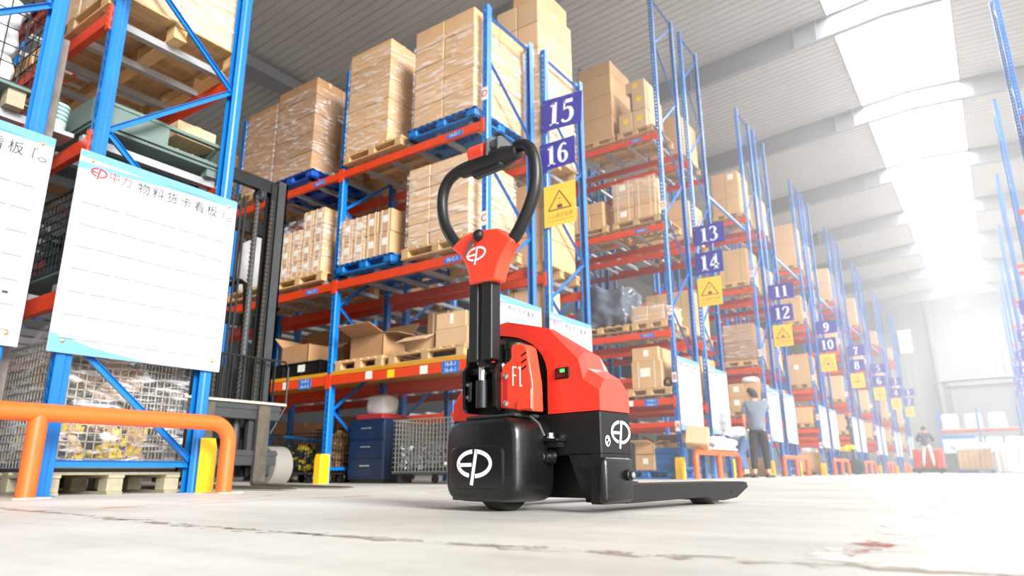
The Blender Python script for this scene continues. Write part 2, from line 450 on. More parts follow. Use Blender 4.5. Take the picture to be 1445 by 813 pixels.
# blank end of the ridge
g = G(); bm = g.bm
for ya, yb in ((54.2, FY1), (FY0, SKY_Y0)):
    r0 = [bm.verts.new((x, ya, zroof(x))) for x in (SKY_L, -.75, SKY_R)]; r1 = [bm.verts.new((x, yb, zroof(x))) for x in (SKY_L, -.75, SKY_R)]
    for k in (0, 1): bm.faces.new((r0[k], r0[k + 1], r1[k + 1], r1[k]))
struct(g.build('ceiling_ridge_end', ROOFM))
def rafter(i, y):
    g = G()
    for xa, xb in ((-15.2, -.75), (-.75, 5.2)):
        za, zb = zroof(xa), zroof(xb)
        for (w, t0, t1) in ((.012, .65, .0), (.2, .65, .635), (.2, .012, .0)):
            ring = []
            for x, z in ((xa, za), (xb, zb)):
                ring.append([(x, y - w / 2, z - t0), (x, y + w / 2, z - t0), (x, y + w / 2, z - t1), (x, y - w / 2, z - t1)])
            g.rings(ring)
    for x in (-12, -9, -6, -3, SKY_L - .3, SKY_R + .3, 3): g.bar((x, y - .1, zroof(x) - .64), (x, y - .1, zroof(x) + .0), .012, .1)
    return struct(g.build('trim_%d' % i, STEELW))
for i, y in enumerate((.2, 6.2, 12.2, 18.2, 24.1, 30.1, 36.0, 41.7, 47.5, 53.8)): rafter(i + 1, y)
g = G(); g.box(-15.35, -15.05, FY0, FY1, 10.72, 11.12); g.box(-15.5, -14.9, FY0, FY1, 10.7, 10.73); struct(g.build('trim_20', STEELW))
# walls
g = G(); g.box(FX0, 14, FY1, FY1 + .15, 0, 12.4); wb = struct(g.build('wall_back', WALLM))
g = G()
x = FX0
while x < 14:
    if not (-2.45 < x < 1.5): g.box(x, x + .03, FY1 - .03, FY1, 0, 11.7)
    else: g.box(x, x + .03, FY1 - .03, FY1, 6.4, 11.7)
    x += .45
g.build('wall_rib', WALLM, wb)
struct(G().box(FX0 - .15, FX0, FY0, FY1, 0, 11).build('wall_left', mat('shade dark wall sheet', rgb(70, 72, 74), .7)))  # wall colour darkened to stand in for shade behind the racks
struct(G().box(FX0, 14, FY0 - .15, FY0, 5.2, 12.4).build('wall_front_unseen', WALLM))  # unseen wall added to block the sky, open below to admit some
struct(G().box(-26, -5.5, FY0 - .15, FY0, 0, 5.2).build('wall_front_blocker', WALLM))  # unseen wall part added to darken the rack interiors
g = G(); g.box(-3.05, -2.75, FY1 - .35, FY1 - .03, 0, 11.5); g.box(-3.0, -2.8, FY1 - .4, FY1 - .35, 0, 11.5); struct(g.build('trim_21', STEELW))
g = G(); g.box(-2.75, 8, FY1 - .25, FY1 - .03, 6.15, 6.35); g.box(-3.4, -2.3, FY1 - .45, FY1 - .2, 6.08, 6.14); struct(g.build('trim_22', WALLM))
g = G()
z = 0
while z < 5.7:
    g.prism([(0, 0), (.03, .03), (.03, .07), (0, .1)], (-2.3, FY1 - .06, z), (0, -1, 0), (0, 0, 1), -3.6); z += .1
d1 = struct(g.build('door_1', mat('roller shutter grey', rgb(160, 166, 172), .5, .2)))
g = G(); g.box(-2.45, -2.3, FY1 - .2, FY1 - .03, 0, 5.95); g.box(1.3, 1.45, FY1 - .2, FY1 - .03, 0, 5.95); g.box(-2.45, 1.45, FY1 - .3, FY1 - .03, 5.75, 6.0)
g.build('door_frame', STEELW, d1)
w2 = struct(G().box(-4.95, -4.2, FY1 - .05, FY1 - .02, 8.4, 10.0).build('window_2', emat('daylit pane', (1, 1, 1, 1), 3.0)))
g = G(); g.box(-5, -4.95, FY1 - .08, FY1 - .02, 8.35, 10.05); g.box(-4.2, -4.15, FY1 - .08, FY1 - .02, 8.35, 10.05); g.box(-4.6, -4.57, FY1 - .07, FY1 - .04, 8.4, 10); g.build('window_frame', WALLM, w2)

# ------------------------------------------------------------------ pallet racks
def post_mesh(h, side):
    """upright with a perforated front face (front at y=0, body reaching +y for side=1)"""
    g = G(); s = side
    Y = lambda a, b: (min(a * s, b * s), max(a * s, b * s))
    for xa, xb in ((-.036, -.0125), (.0125, .036)): g.box(xa, xb, *Y(0, .004), 0, h)
    z = 0
    while z < h - .08:
        g.box(-.0125, .0125, *Y(0, .004), z, z + .04); z += .08
    g.box(-.0125, .0125, *Y(0, .004), z, h)
    for q in (-1, 1):
        g.prism([(.036 * q, 0), (.046 * q, .012 * s), (.046 * q, .05 * s), (.040 * q, .06 * s), (.040 * q, .09 * s), (.036 * q, .09 * s), (.036 * q, .058 * s), (.042 * q, .048 * s), (.042 * q, .013 * s), (.034 * q, .004 * s)], (0, 0, 0), (1, 0, 0), (0, 1, 0), h)
    g.box(-.064, .064, *Y(-.01, .11), 0, .006)
    return g.get('post', BLUE)
POSTS = {}
def post(h, s):
    k = (h, s)
    if k not in POSTS: POSTS[k] = post_mesh(h, s)
    return POSTS[k]
BRM = {}
def brace_mesh(dy, dz):
    k = (round(dy, 3), round(dz, 3))
    if k not in BRM:
        g = G(); d = Vector((0, dy, dz)); L = d.length; d.normalize(); t = Vector((0, -d.z, d.y))
        g.prism([(-.011, -.02), (.011, -.02), (.011, -.017), (-.008, -.017), (-.008, .017), (.011, .017), (.011, .02), (-.011, .02)], (0, 0, 0), (1, 0, 0), tuple(t), -L)
        BRM[k] = g.get('brace', BRACE)
    return BRM[k]
BEAMS = {}
def beam_mesh(L, s, col):
    k = (round(L, 2), s)
    if k not in BEAMS:
        g = G(); Y = lambda a, b: (min(a * s, b * s), max(a * s, b * s))
        g.box(.04, L - .04, *Y(-.012, .038), -.062, .040, bev=.004); g.box(.04, L - .04, *Y(.0, .038), .038, .062, bev=.003)
        for a, b in ((.003, .05), (L - .05, L - .003)):
            g.box(a, b, *Y(-.014, .001), -.11, .085)
            for z in (-.08, -.03, .02, .06): g.box(a + .015, a + .028, *Y(-.018, -.013), z, z + .02)
        BEAMS[k] = g.get('beam', BEAM)
    return BEAMS[k]
BARM = {}
def bar_mesh(dy):
    k = round(dy, 2)
    if k not in BARM: BARM[k] = G().box(-.03, .03, .02, dy - .02, -.0, .055).get('support_bar', GALV)
    return BARM[k]
def tag_mesh(lines, w=.26, h=.07):
    g = G(); hh = h * len(lines)
    g.box(-w / 2, w / 2, -.003, 0, -hh / 2, hh / 2)
    for i, s in enumerate(lines):
        put_text(g, s, h * .95, frame((0, -.0036, hh / 2 - h * (i + .5)), (1, 0, 0), (0, 0, 1)), 1)
    return g.get('location_tag', [TAGB, TAGW])
_blank = {}
def note_mesh(mi):
    if mi not in _blank: _blank[mi] = G().box(-.06, .06, -.002, 0, -.05, .05).get('paper_note', [LABELW, STICK, TAGW][mi])
    return _blank[mi]
def sticker_mesh(ch):
    g = G(); g.box(-.046, .046, -.0025, 0, -.09, .09); 
    for dx in (0, .0015): put_text(g, ch, .13, frame((dx, -.0032, 0), (1, 0, 0), (0, 0, 1)), 1)
    return g.get('level_sticker', [PINKTAG, MAROON])
STK = {}
def rack(label, yf, yb, h, levels, nbays, tags=None, x0=X_RACK, dirx=-1, pitch=2.62, zz0=.22, zzp=.72, letters=True, deck_board=None, bars=5, flip=False, lo=0):
    root = thing('pallet_rack', label, 'rack', (x0, yf, 0), 0, 'blue and orange pallet racks')
    D = yb - yf
    for f in range(nbays + 1):
        x = dirx * pitch * f
        pf = link('post', post(h, 1), root, (x, 0, 0)); pb = link('post', post(h, -1), root, (x, D, 0))
        if f < 2:
            z = zz0; a = 1 if f == 0 else 0; n = 0
            link('brace', brace_mesh(D - .16, 0), root, (x, .08, z - .03)); 
            while z + zzp < h - .1:
                p = ((x + .012, D - .08, z), (0 - (D - .16), zzp)) if (n % 2 == 0) else ((x + .012, .08, z), (D - .16, zzp))
                link('brace', brace_mesh(*p[1]), root, p[0]); z += zzp; n += 1
            link('brace', brace_mesh(D - .16, 0), root, (x, .08, h - .12))
        if f == 0 and letters:
            for ch, z in zip('ABCD', [levels[0] - .45 if levels[0] > 1 else .9] + [l + .42 for l in levels]):
                if ch not in STK: STK[ch] = sticker_mesh(ch)
                if z < h: link('level_sticker', STK[ch], pf, (0, -.001, z))
    for b in range(nbays):
        xa = dirx * pitch * b; xs = xa if dirx > 0 else xa - pitch
        for li, lv in enumerate(levels):
            bf = link('beam', beam_mesh(pitch, 1, BEAM), root, (xs, 0, lv)); link('beam', beam_mesh(pitch, -1, BEAM), root, (xs, D, lv))
            if tags and (li, b) in tags:
                link('location_tag', tag_mesh(tags[(li, b)]), bf, (pitch * .82, -.0125, -.01))
                if li == 0:
                    for dx, mi in ((.45, 1), (.66, 2), (.3, 0)): link('paper_note', note_mesh(mi), bf, (pitch * dx, -.0125, -.005 if mi else .01))
            if deck_board and li in deck_board:
                link('deck_board', G().box(.05, pitch - .05, -.005, D + .005, 0, .05).get('deck_board', DECKY), root, (xs, 0, lv + .064))
            elif yf < 30:
                for k in range(bars): link('support_bar', bar_mesh(D), root, (xs + pitch * (k + .5) / bars, 0, lv + .064))
    return root
LV0, LV1, LV2 = [1.2, 2.27, 3.25, 4.62], [1.33, 2.65, 4.33], [1.36, 2.61, 4.70, 6.64]
PAIRS = [(.45, 1.49, 1.765, 2.79), (6.08, 7.16, 7.47, 8.6), (11.77, 12.98, 13.42, 14.52)] + [(y, y + 1.15, y + 1.6, y + 2.7) for y in (17.6, 23.55, 29.4, 35.5, 41.8, 48.3)]
tg16 = {(2, 0): ['16-D-1'], (2, 1): ['16-D-2'], (1, 0): ['16-C-1'], (1, 1): ['16-C-2'], (0, 0): ['16-B-1', '16-A-1'], (0, 1): ['16-B-2', '16-A-2']}
tg14 = {(2, 0): ['14-D-1'], (1, 0): ['14-C-1'], (0, 0): ['14-B-1', '14-A-1'], (3, 0): ['14-E-1']}
def rack_label(n):
    if n == 18: return 'blue and orange pallet rack holding the sack crate, at the left edge of the frame'
    if n == 17: return 'blue and orange pallet rack behind the large white board headed in red and grey'
    return 'blue and orange pallet rack under the blue sign %s' % NUMW[n]
for i, (a, b, c, d) in enumerate(PAIRS):
    ne, no = 18 - 2 * i, 17 - 2 * i
    if i == 0:
        rack(rack_label(18), a, b, 6.2, LV0, 1, letters=False); r17 = rack(rack_label(17), c, d, 6.2, LV0, 2, letters=False, bars=6); G().box(-.46, -.24, -.26, -.015, LV0[1] + .09, LV0[1] + .12).build('row_spacer', GALV, r17)
    elif i == 1:
        rack(rack_label(16), a, b, 6.06, LV1, 4, tg16, deck_board=(0,), letters=True); rack(rack_label(15), c, d, 6.16, LV1, 3, letters=False)
    else:
        h = 9.97
        rack(rack_label(ne), a, b, h, LV2, 3 if i < 4 else 2, tg14 if i == 2 else None, zzp=.95); rack(rack_label(no), c, d, h, LV2, 2 if i < 4 else 1, letters=False, zzp=.95)
for i, y in enumerate((15.3, 21.3, 27.3, 33.3, 39.3, 45.2, 51.0)):
    rack('tall blue rack frame at the right edge of the frame, ' + ('nearest', 'second nearest', 'third nearest', 'fourth nearest', 'fifth nearest', 'sixth nearest', 'farthest')[i] + ' one', y, y + 1.1, 9.97, LV2, 1, x0=1.3, dirx=1, letters=False, zzp=.95, bars=3)
# ties across the side aisles
TIE = mat('tie bar blue paint', rgb(70, 130, 205), .35)
for i, (y0, y1, z) in enumerate(((14.5, 17.6, 6.35), (20.3, 23.55, 6.35), (26.25, 29.4, 6.35), (32.1, 35.5, 6.35), (38.2, 41.8, 6.35))):
    o = G().box(-.03, .03, y0 - .04, y1 + .04, -.03, .03, bev=.004).build('tie_bar', TIE, loc=(X_RACK - .08, 0, z))
    tag(o, 'pale steel tie bar crossing the side aisle beside sign %s' % NUMW[13 - 2 * i], 'tie bar', 'tie bars between the racks')

# ------------------------------------------------------------------ signs on the racks
def row_sign(num, x, y, z, w, h, tilt=0):
    g = G(); g.box(0, w, -.004, 0, -h / 2, h / 2, bev=.0015)
    o = thing('row_sign', 'blue metal row sign with the white number %s' % num, 'sign', (x, y, z), 0, 'blue row number signs')
    o.rotation_euler = (0, tilt, 0)
    link('plate', g.get('plate', SIGNB), o)
    g = G(); number(g, num, h * .72, frame((w / 2, -.0045, 0), (1, 0, 0), (0, 0, 1)))
    g.build('numeral', SIGNW, o)
    g = G()
    for zz in (-.35 * h, .35 * h): g.cyl((.03, -.004, zz), (.03, -.009, zz), .008, n=8)
    g.build('bolt', GALV, o)
    return o
def warn_mesh():
    W, H = .5, .6
    g = G(); g.box(0, W, -.003, 0, -H / 2, H / 2); plate = g.get('plate', SIGNY)
    g = G(); M = frame((W / 2, -.0034, 0), (1, 0, 0), (0, 0, 1))
    T = [(-.18, -.07), (.0, .2), (.18, -.07)]
    for p, q in ((0, 1), (1, 2), (2, 0)): stroke(g, [(*T[p], .017), (*T[q], .017)], M, 0, .001)
    g.mesh([(-.04, -.055, 0), (.04, -.055, 0), (.04, .0, 0), (-.04, .0, 0)], [(0, 1, 2, 3)], M, 0)
    for x, y, s in ((0, .025, .016), (0, .085, .018), (-.028, .075, .012), (.028, .078, .012), (0, .11, .012)):
        g.mesh([(x - s / 2, y - s / 2, .0), (x + s / 2, y - s / 2, 0), (x + s / 2, y + s / 2, 0), (x - s / 2, y + s / 2, 0)], [(0, 1, 2, 3)], M, 0)
    pic = g.get('pictogram', SIGND)
    g = G(); put_text(g, '小心高空坠物', .068, frame((W / 2, -.0034, -.165), (1, 0, 0), (0, 0, 1)), 0)
    g.box(.04, W - .04, -.0036, -.003, -.232, -.226)
    return plate, pic, g.get('lettering', SIGNO)
WARN = warn_mesh()
def warning_sign(x, y, z, row):
    o = thing('warning_sign', 'yellow falling-objects warning sign below the blue sign %s' % NUMW.get(row, row), 'sign', (x, y, z), 0, 'yellow warning signs')
    link('plate', WARN[0], o); link('pictogram', WARN[1], o); link('lettering', WARN[2], o)
warning_sign(-4.67, PAIRS[0][2] - .02, 3.70, 18); bpy.data.objects['warning_sign']['label'] = 'yellow sign cut by the top edge of the frame between the near blue posts'
for i in range(1, 9):
    c = PAIRS[i][2]; no, ne = 17 - 2 * i, 18 - 2 * i
    y = c - .02
    if i == 1:
        row_sign('15', -4.68, y, 5.05, .66, .49, math.radians(4)); row_sign('16', -4.72, y, 4.4, .57, .41); warning_sign(-4.665, y, 3.65, 16)
    else:
        row_sign(str(no), -4.67, y, 4.93, .66, .44); row_sign(str(ne), -4.66, y, 4.32, .57, .47); warning_sign(-4.67, y, 3.70, ne)
for i, y in enumerate((27.3, 33.3, 39.3, 45.2, 51.0)):
    for k, z in ((0, 5.25), (1, 4.5)):
        row_sign(str(49 + 2 * i + k), 1.16, y - .02, z, .66, .46)
# ------------------------------------------------------------------ card boards at the rack ends
def board_mesh():
    W, H = 1.13, 1.33
    g = G(); g.box(0, W, -.012, 0, 0, H, bev=.003); panel = g.get('panel', BOARDW)
    g = G(); M = frame((0, -.0125, 0), (1, 0, 0), (0, 0, 1))
    def band(lo, hi, n=16):
        vs = []; 
        for k in range(n + 1):
            t = k / n; vs += [(W * t, lo(t), 0), (W * t, hi(t), 0)]
        g.mesh(vs, [(2 * k, 2 * k + 2, 2 * k + 3, 2 * k + 1) for k in range(n)], M)
    band(lambda t: H - .05 - .012 * math.sin(t * 3), lambda t: H - .002)
    b1 = g.get('printed_band', BOARDB); g = G()
    band(lambda t: H - .135 + .07 * t + .02 * math.sin(t * 3.1), lambda t: H - .085 + .03 * t + .012 * math.sin(t * 3.1))
    art = [b1, g.get('printed_wave', BOARDB)]; g = G()
    g.mesh([(0, 0.002, 0), (.62, .002, 0), (.25, .055, 0), (0, .12, 0)], [(0, 1, 2, 3)], M)
    art.append(g.get('printed_corner', BOARDB))
    g = G(); M2 = frame((0, -.0140, 0), (1, 0, 0), (0, 0, 1))
    ep_logo(g, .105, M2 @ Matrix.Translation((.125, 1.2, 0)), 0, .62, .0004); m1 = g.get('maker_mark', RED_T); g = G(); put_text(g, '中力', .078, M2 @ Matrix.Translation((.262, 1.195, 0)), 0); m2 = g.get('maker_lettering', RED_T); g = G()
    for k, ch in enumerate('物料货卡看板'): put_text(g, ch, .088, M2 @ Matrix.Translation((.42 + .102 * k, 1.185, 0)), 0)
    m3 = g.get('lettering', GREY_T); g = G()
    stroke(g, [(1.02, 1.155, .006), (1.025, 1.225, .006), (1.045, 1.225, .006)], M2, 0, .0004)
    stroke(g, arc(1.075, 1.165, .022, .012, 0, 360, .005, 12), M2, 0, .0004)
    txt = [m1, m2, m3, g.get('corner_emblem', GREY_T)]
    g = G(); n, m = 8, 7
    for i in range(n):
        for j in range(m):
            x = .05 + i * 1.035 / n; z = .09 + j * 1.03 / m; w, h = 1.035 / n - .018, 1.03 / m - .02
            g.box(x, x + w, -.0165, -.012, z, z + h, bev=.002); g.box(x, x + w, -.0185, -.0165, z, z + .012, mi=1)
    return panel, art, txt, g.get('card_pockets', [POCKET, POCKETE])
BM = board_mesh()
BOLT = G().lathe((0, 0, 0), (0, -1, 0), [(-.002, .014), (.006, .014), (.011, .008), (.012, .001)], 10).get('bolt', mat('brass bolt', rgb(190, 170, 130), .35, .7), .6)
def notice_board(y0, row, lab):
    o = thing('notice_board', lab, 'board', (X_RACK + .062, y0, .84), PI / 2, 'white card boards on the rack ends')
    link('panel', BM[0], o); [link(m.name.split('.')[0], m, o) for m in BM[1] + BM[2]]; link('card_pockets', BM[3], o)
    for x, z in ((.075, .075), (1.06, .075), (.075, 1.27), (1.06, 1.27)): link('bolt', BOLT, o, (x, -.012, z))
    if row == 18:
        for i in range(4): G().box(.78 + .02 * i, .92 + .01 * i, -.0195, -.0187, .18 + .045 * i, .19 + .045 * i).build('card_note', STICK, o)
        G().box(1.0, 1.03, -.0195, -.0187, .3, .315).build('card_note', DKSTEEL, o)
notice_board(1.695, 17, 'large white card board with red mark and grey characters above the near orange rail')
notice_board(.415, 18, 'white card board cut by the left edge of the frame')
for i in range(1, 9):
    a, b, c, d = PAIRS[i]; ne, no = 18 - 2 * i, 17 - 2 * i
    notice_board(a - .0, ne, 'white card board on the rack post end of row %s, left of its pair' % NUMW[ne]); notice_board(c - .02 if i > 1 else c - .055, no, 'white card board on the rack post end of row %s, right of its pair' % NUMW[no])
# ------------------------------------------------------------------ orange rails and yellow post guards
def rail_mesh():
    R = .05; zc = .455; Y0, Y2 = 0, 2.35; r = .13
    def bend(cy, sgn): return [(0, cy + sgn * r * (1 - math.cos(a)) , zc - r + r * math.sin(a)) for a in [PI / 2 * k / 8 for k in range(9)]]
    p = [(0, Y0, 0)] + bend(Y0, 1) + list(reversed(bend(Y2, -1))) + [(0, Y2, 0)]
    pipe = G().tube(p, R, 16).get('pipe', ORANGE, .8)
    leg = G().cyl((0, 0, 0), (0, 0, zc - .01), R * .95, n=16).get('leg', ORANGE, .8)
    foot = G().box(-.09, .09, -.09, .09, 0, .008).get('foot_plate', mat('worn floor plate', rgb(190, 170, 150), .6))
    return pipe, leg, foot
RM = rail_mesh()
def guard_rail(y, lab):
    o = thing('guard_rail', lab, 'rail', (-4.3, y, 0), 0, 'orange guard rails at the rack ends')
    link('pipe', RM[0], o); link('leg', RM[1], o, (0, 1.19, 0))
    for yy in (0, 1.19, 2.35): link('foot_plate', RM[2], o, (0, yy, 0))
guard_rail(.42, 'large orange pipe guard rail in front of the big white board')
for i in range(2, 9):
    guard_rail(PAIRS[i][0] - .2, 'orange pipe guard rail at the floor below the signs %s and %s' % (NUMW[17 - 2 * i], NUMW[18 - 2 * i]))
def guard_mesh():
    g = G(); O = [(-.075, -.03), (.075, -.03), (.075, .1), (-.075, .1)]
    def ring(z, yf, x=.075): return [(-x, yf, z), (-x + .02, yf - .02, z), (x - .02, yf - .02, z), (x, yf, z), (x, .07, z), (x - .008, .07, z), (x - .008, yf + .004, z), (-x + .008, yf + .004, z), (-x + .008, .07, z), (-x, .07, z)]
    g.rings([ring(0, -.05), ring(.30, -.05), ring(.37, -.035, .07)])
    return g.get('post_protector', YELLOW)
PM = guard_mesh()
def protector(x, y, rz, lab):
    o = link('post_protector', PM, None, (x, y, 0), (0, 0, rz)); tag(o, lab, 'post guard', 'yellow post guards')
protector(X_RACK - 2.62, 6.055, 0, 'yellow steel post guard right of the forklift wheel')
protector(X_RACK, 6.055, 0, 'yellow steel post guard behind the red pallet truck')
protector(X_RACK, PAIRS[0][3] + .025, PI, 'yellow steel post guard behind the big orange rail')
for i in range(2, 9):
    protector(X_RACK, PAIRS[i][0] - .025, 0, 'yellow steel post guard on the front post of row %s' % NUMW[18 - 2 * i])
    if i < 5: protector(X_RACK, PAIRS[i][3] + .025, PI, 'yellow steel post guard on the rear post of row %s' % NUMW[17 - 2 * i])
# ------------------------------------------------------------------ pallets
def wood_pallet_meshes(w, d, m=WOOD):
    g = G()
    n = 7
    for i in range(n):
        x = -w / 2 + (w - .1) * i / (n - 1); g.box(x, x + .1, -d / 2, d / 2, .122, .14, bev=.002)
    for y in (-d / 2, -.05, d / 2 - .1): g.box(-w / 2, w / 2, y, y + .1, .104, .122)
    top = g.get('top_deck', m)
    g = G()
    for y in (-d / 2, -.05, d / 2 - .1): g.box(-w / 2, w / 2, y, y + .1, 0, .018, bev=.002)
    bot = g.get('bottom_runners', m)
    return top, bot, G().box(-.06, .06, -.05, .05, .018, .104, bev=.003).get('block', m)
_wp = {}
def wood_pallet(x0, x1, y0, y1, z, label, m=WOOD, parts=True):
    w, d = x1 - x0, y1 - y0; k = (round(w, 2), round(d, 2), m.name)
    if k not in _wp: _wp[k] = wood_pallet_meshes(w, d, m)
    t, b, bl = _wp[k]
    o = thing('wooden_pallet', label, 'pallet', ((x0 + x1) / 2, (y0 + y1) / 2, z), 0, 'wooden pallets')
    link('top_deck', t, o); link('bottom_runners', b, o)
    for x in (-w / 2 + .07, 0, w / 2 - .07):
        for y in (-d / 2 + .05, 0, d / 2 - .05): link('block', bl, o, (x, y, 0))
    return o
_pp = {}
def plastic_pallet(x0, x1, y0, y1, z, label, m=PBLUE):
    w, d = x1 - x0, y1 - y0; k = (round(w, 2), round(d, 2), m.name)
    if k not in _pp:
        g = G(); n = 11
        for i in range(n):
            x = -w / 2 + (w - .05) * i / (n - 1); g.box(x, x + .05, -d / 2, d / 2, .125, .15)
        for i in range(9):
            y = -d / 2 + (d - .05) * i / 8; g.box(-w / 2, w / 2, y, y + .05, .12, .147)
        t = g.get('top_deck', m); g = G()
        for y in (-d / 2, -.07, d / 2 - .14): g.box(-w / 2, w / 2, y, y + .14, 0, .03, bev=.006)
        for x in (-w / 2, w / 2 - .1): g.box(x, x + .1, -d / 2, d / 2, 0, .028)
        b = g.get('bottom_runners', m)
        g = G().box(-.08, .08, -.07, .07, .03, .122, bev=.012)
        for dx in (-.04, .0, .04): g.box(dx - .012, dx + .012, -.0715, -.068, .045, .105)
        _pp[k] = (t, b, g.get('block', m))
    t, b, bl = _pp[k]
    o = thing('plastic_pallet', label, 'pallet', ((x0 + x1) / 2, (y0 + y1) / 2, z), 0, 'blue plastic pallets')
    link('top_deck', t, o); link('bottom_runners', b, o)
    for x in (-w / 2 + .08, 0, w / 2 - .08):
        for y in (-d / 2 + .07, 0, d / 2 - .07): link('block', bl, o, (x, y, 0))
    return o
# ------------------------------------------------------------------ cartons
N_CARTON = [0]
_cm = {}
def carton_mesh(w, d, h, m, tape=True):
    k = (round(w, 3), round(d, 3), round(h, 3), m.name)
    if k not in _cm:
        g = G().box(-w / 2, w / 2, -d / 2, d / 2, 0, h, bev=min(.008, h * .05))
        me = g.get('carton', [m])
        tp = None
        if tape:
            g = G(); tw = .05
            g.box(-w / 2 - .001, w / 2 + .001, -tw / 2, tw / 2, h - .002, h + .001); g.box(w / 2 - .001, w / 2 + .0012, -tw / 2, tw / 2, h - min(.08, h * .4), h)
            g.box(-w / 2 - .0012, -w / 2 + .001, -tw / 2, tw / 2, h - min(.08, h * .4), h)
            tp = g.get('tape', TAPE)
        _cm[k] = (me, tp)
    return _cm[k]
def ordinal(i, n):
    if n == 1: return 'only layer'
    if i == n - 1: return 'top layer'
    return ['bottom layer', 'second layer up', 'third layer up', 'fourth layer up', 'fifth layer up', 'sixth layer up', 'seventh layer up', 'eighth layer up'][i]
def colword(i, n):
    if n == 1: return ''
    if n == 2: return ('left', 'right')[i]
    if n == 3: return ('left', 'middle', 'right')[i]
    return (['leftmost', 'second from left', 'third from left', 'fourth from left', 'fifth from left'][:n - 1] + ['rightmost'])[i]
def carton(x0, x1, y0, y1, z0, h, label, m=CARD, group='cartons', tape=True, straps=None, paper=None, ink=None, sticker=None, rz=0.0):
    N_CARTON[0] += 1
    me, tp = carton_mesh(x1 - x0, y1 - y0, h, m, tape)
    o = link('carton', me, None, ((x0 + x1) / 2, (y0 + y1) / 2, z0), (0, 0, rz)); tag(o, label, 'carton', group)
    w, d = x1 - x0, y1 - y0
    if tp: link('tape', tp, o)
    if straps:
        k = ('st', round(w, 3), round(d, 3), round(h, 3), straps.name)
        if k not in _cm:
            g = G()
            for fx in (-.27, .27):
                x = fx * w; g.box(x - .009, x + .009, -d / 2 - .002, d / 2 + .002, 0, h + .002)
            _cm[k] = g.get('strap', straps)
        link('strap', _cm[k], o)
    if paper:
        k = ('pl', round(d, 2), paper)
        if k not in _cm: _cm[k] = G().box(-paper[0] / 2, paper[0] / 2, -d / 2 - .003, -d / 2, -paper[1] / 2, paper[1] / 2).get('paper_label', LABELW)
        link('paper_label', _cm[k], o, (rnd.uniform(-.05, .05) * w, 0, h * .58))
    if sticker:
        k = ('sk', round(d, 2))
        if k not in _cm: _cm[k] = G().box(-.055, .055, -d / 2 - .003, -d / 2, -.055, .055).get('yellow_sticker', STICK)
        link('yellow_sticker', _cm[k], o, (0, 0, h * .55))
    if ink:
        k = ('ink', round(d, 2), ink)
        if k not in _cm:
            g = G(); M = frame((0, -d / 2 - .0015, 0), (1, 0, 0), (0, 0, 1))
            for q in range(3):
                x = -.14 + q * .14
                for rr in ((-.05, -.05, .05, -.035), (-.05, .035, .05, .05), (-.05, -.05, -.035, .05), (.035, -.05, .05, .05), (-.03, -.01, .03, .012), (-.008, -.05, .008, .05)):
                    g.mesh([(x + rr[0], rr[1], 0), (x + rr[2], rr[1], 0), (x + rr[2], rr[3], 0), (x + rr[0], rr[3], 0)], [(0, 1, 2, 3)], M)
            for zz in (-.085, -.105): g.mesh([(-.2, zz, 0), (.2, zz, 0), (.2, zz + .006, 0), (-.2, zz + .006, 0)], [(0, 1, 2, 3)], M)
            _cm[k] = g.get('printed_mark', INK)
        link('printed_mark', _cm[k], o, (-w * .15, 0, h * .55))
    return o
def stack(where, look, x0, x1, y0, y1, z0, nx, ny, hs, m=CARD, gap=.012, jit=.004, group=None, cols=None, skip=None, rowsw=None, **kw):
    """every carton of a stack is a thing of its own; hs lists layer heights"""
    z = z0
    cx = cols or [i / nx for i in range(nx + 1)]
    for L, h in enumerate(hs):
        for j in range(ny):
            for i in range(nx):
                if skip and skip(L, i, j): continue
                dx, dy = rnd.uniform(-jit, jit), rnd.uniform(-jit, jit)
                xa, xb = x0 + (x1 - x0) * cx[i], x0 + (x1 - x0) * cx[i + 1]
                ya, yb = y0 + (y1 - y0) * j / ny, y0 + (y1 - y0) * (j + 1) / ny
                pos = ' '.join(q for q in (colword(i, nx), ('' if ny == 1 else ('front' if j == 0 else 'rear' if j == ny - 1 else 'middle row'))) if q)
                lab = '%s carton, %s%s, %s' % (look, ordinal(L, len(hs)), (' ' + pos) if pos else '', where)
                k2 = {a: (b(L, i, j) if callable(b) else b) for a, b in kw.items()}
                carton(xa + gap / 2 + dx, xb - gap / 2 + dx, ya + gap / 2 + dy, yb - gap / 2 + dy, z, h - .003, lab, m, group or where, **k2)
        z += h
    return z
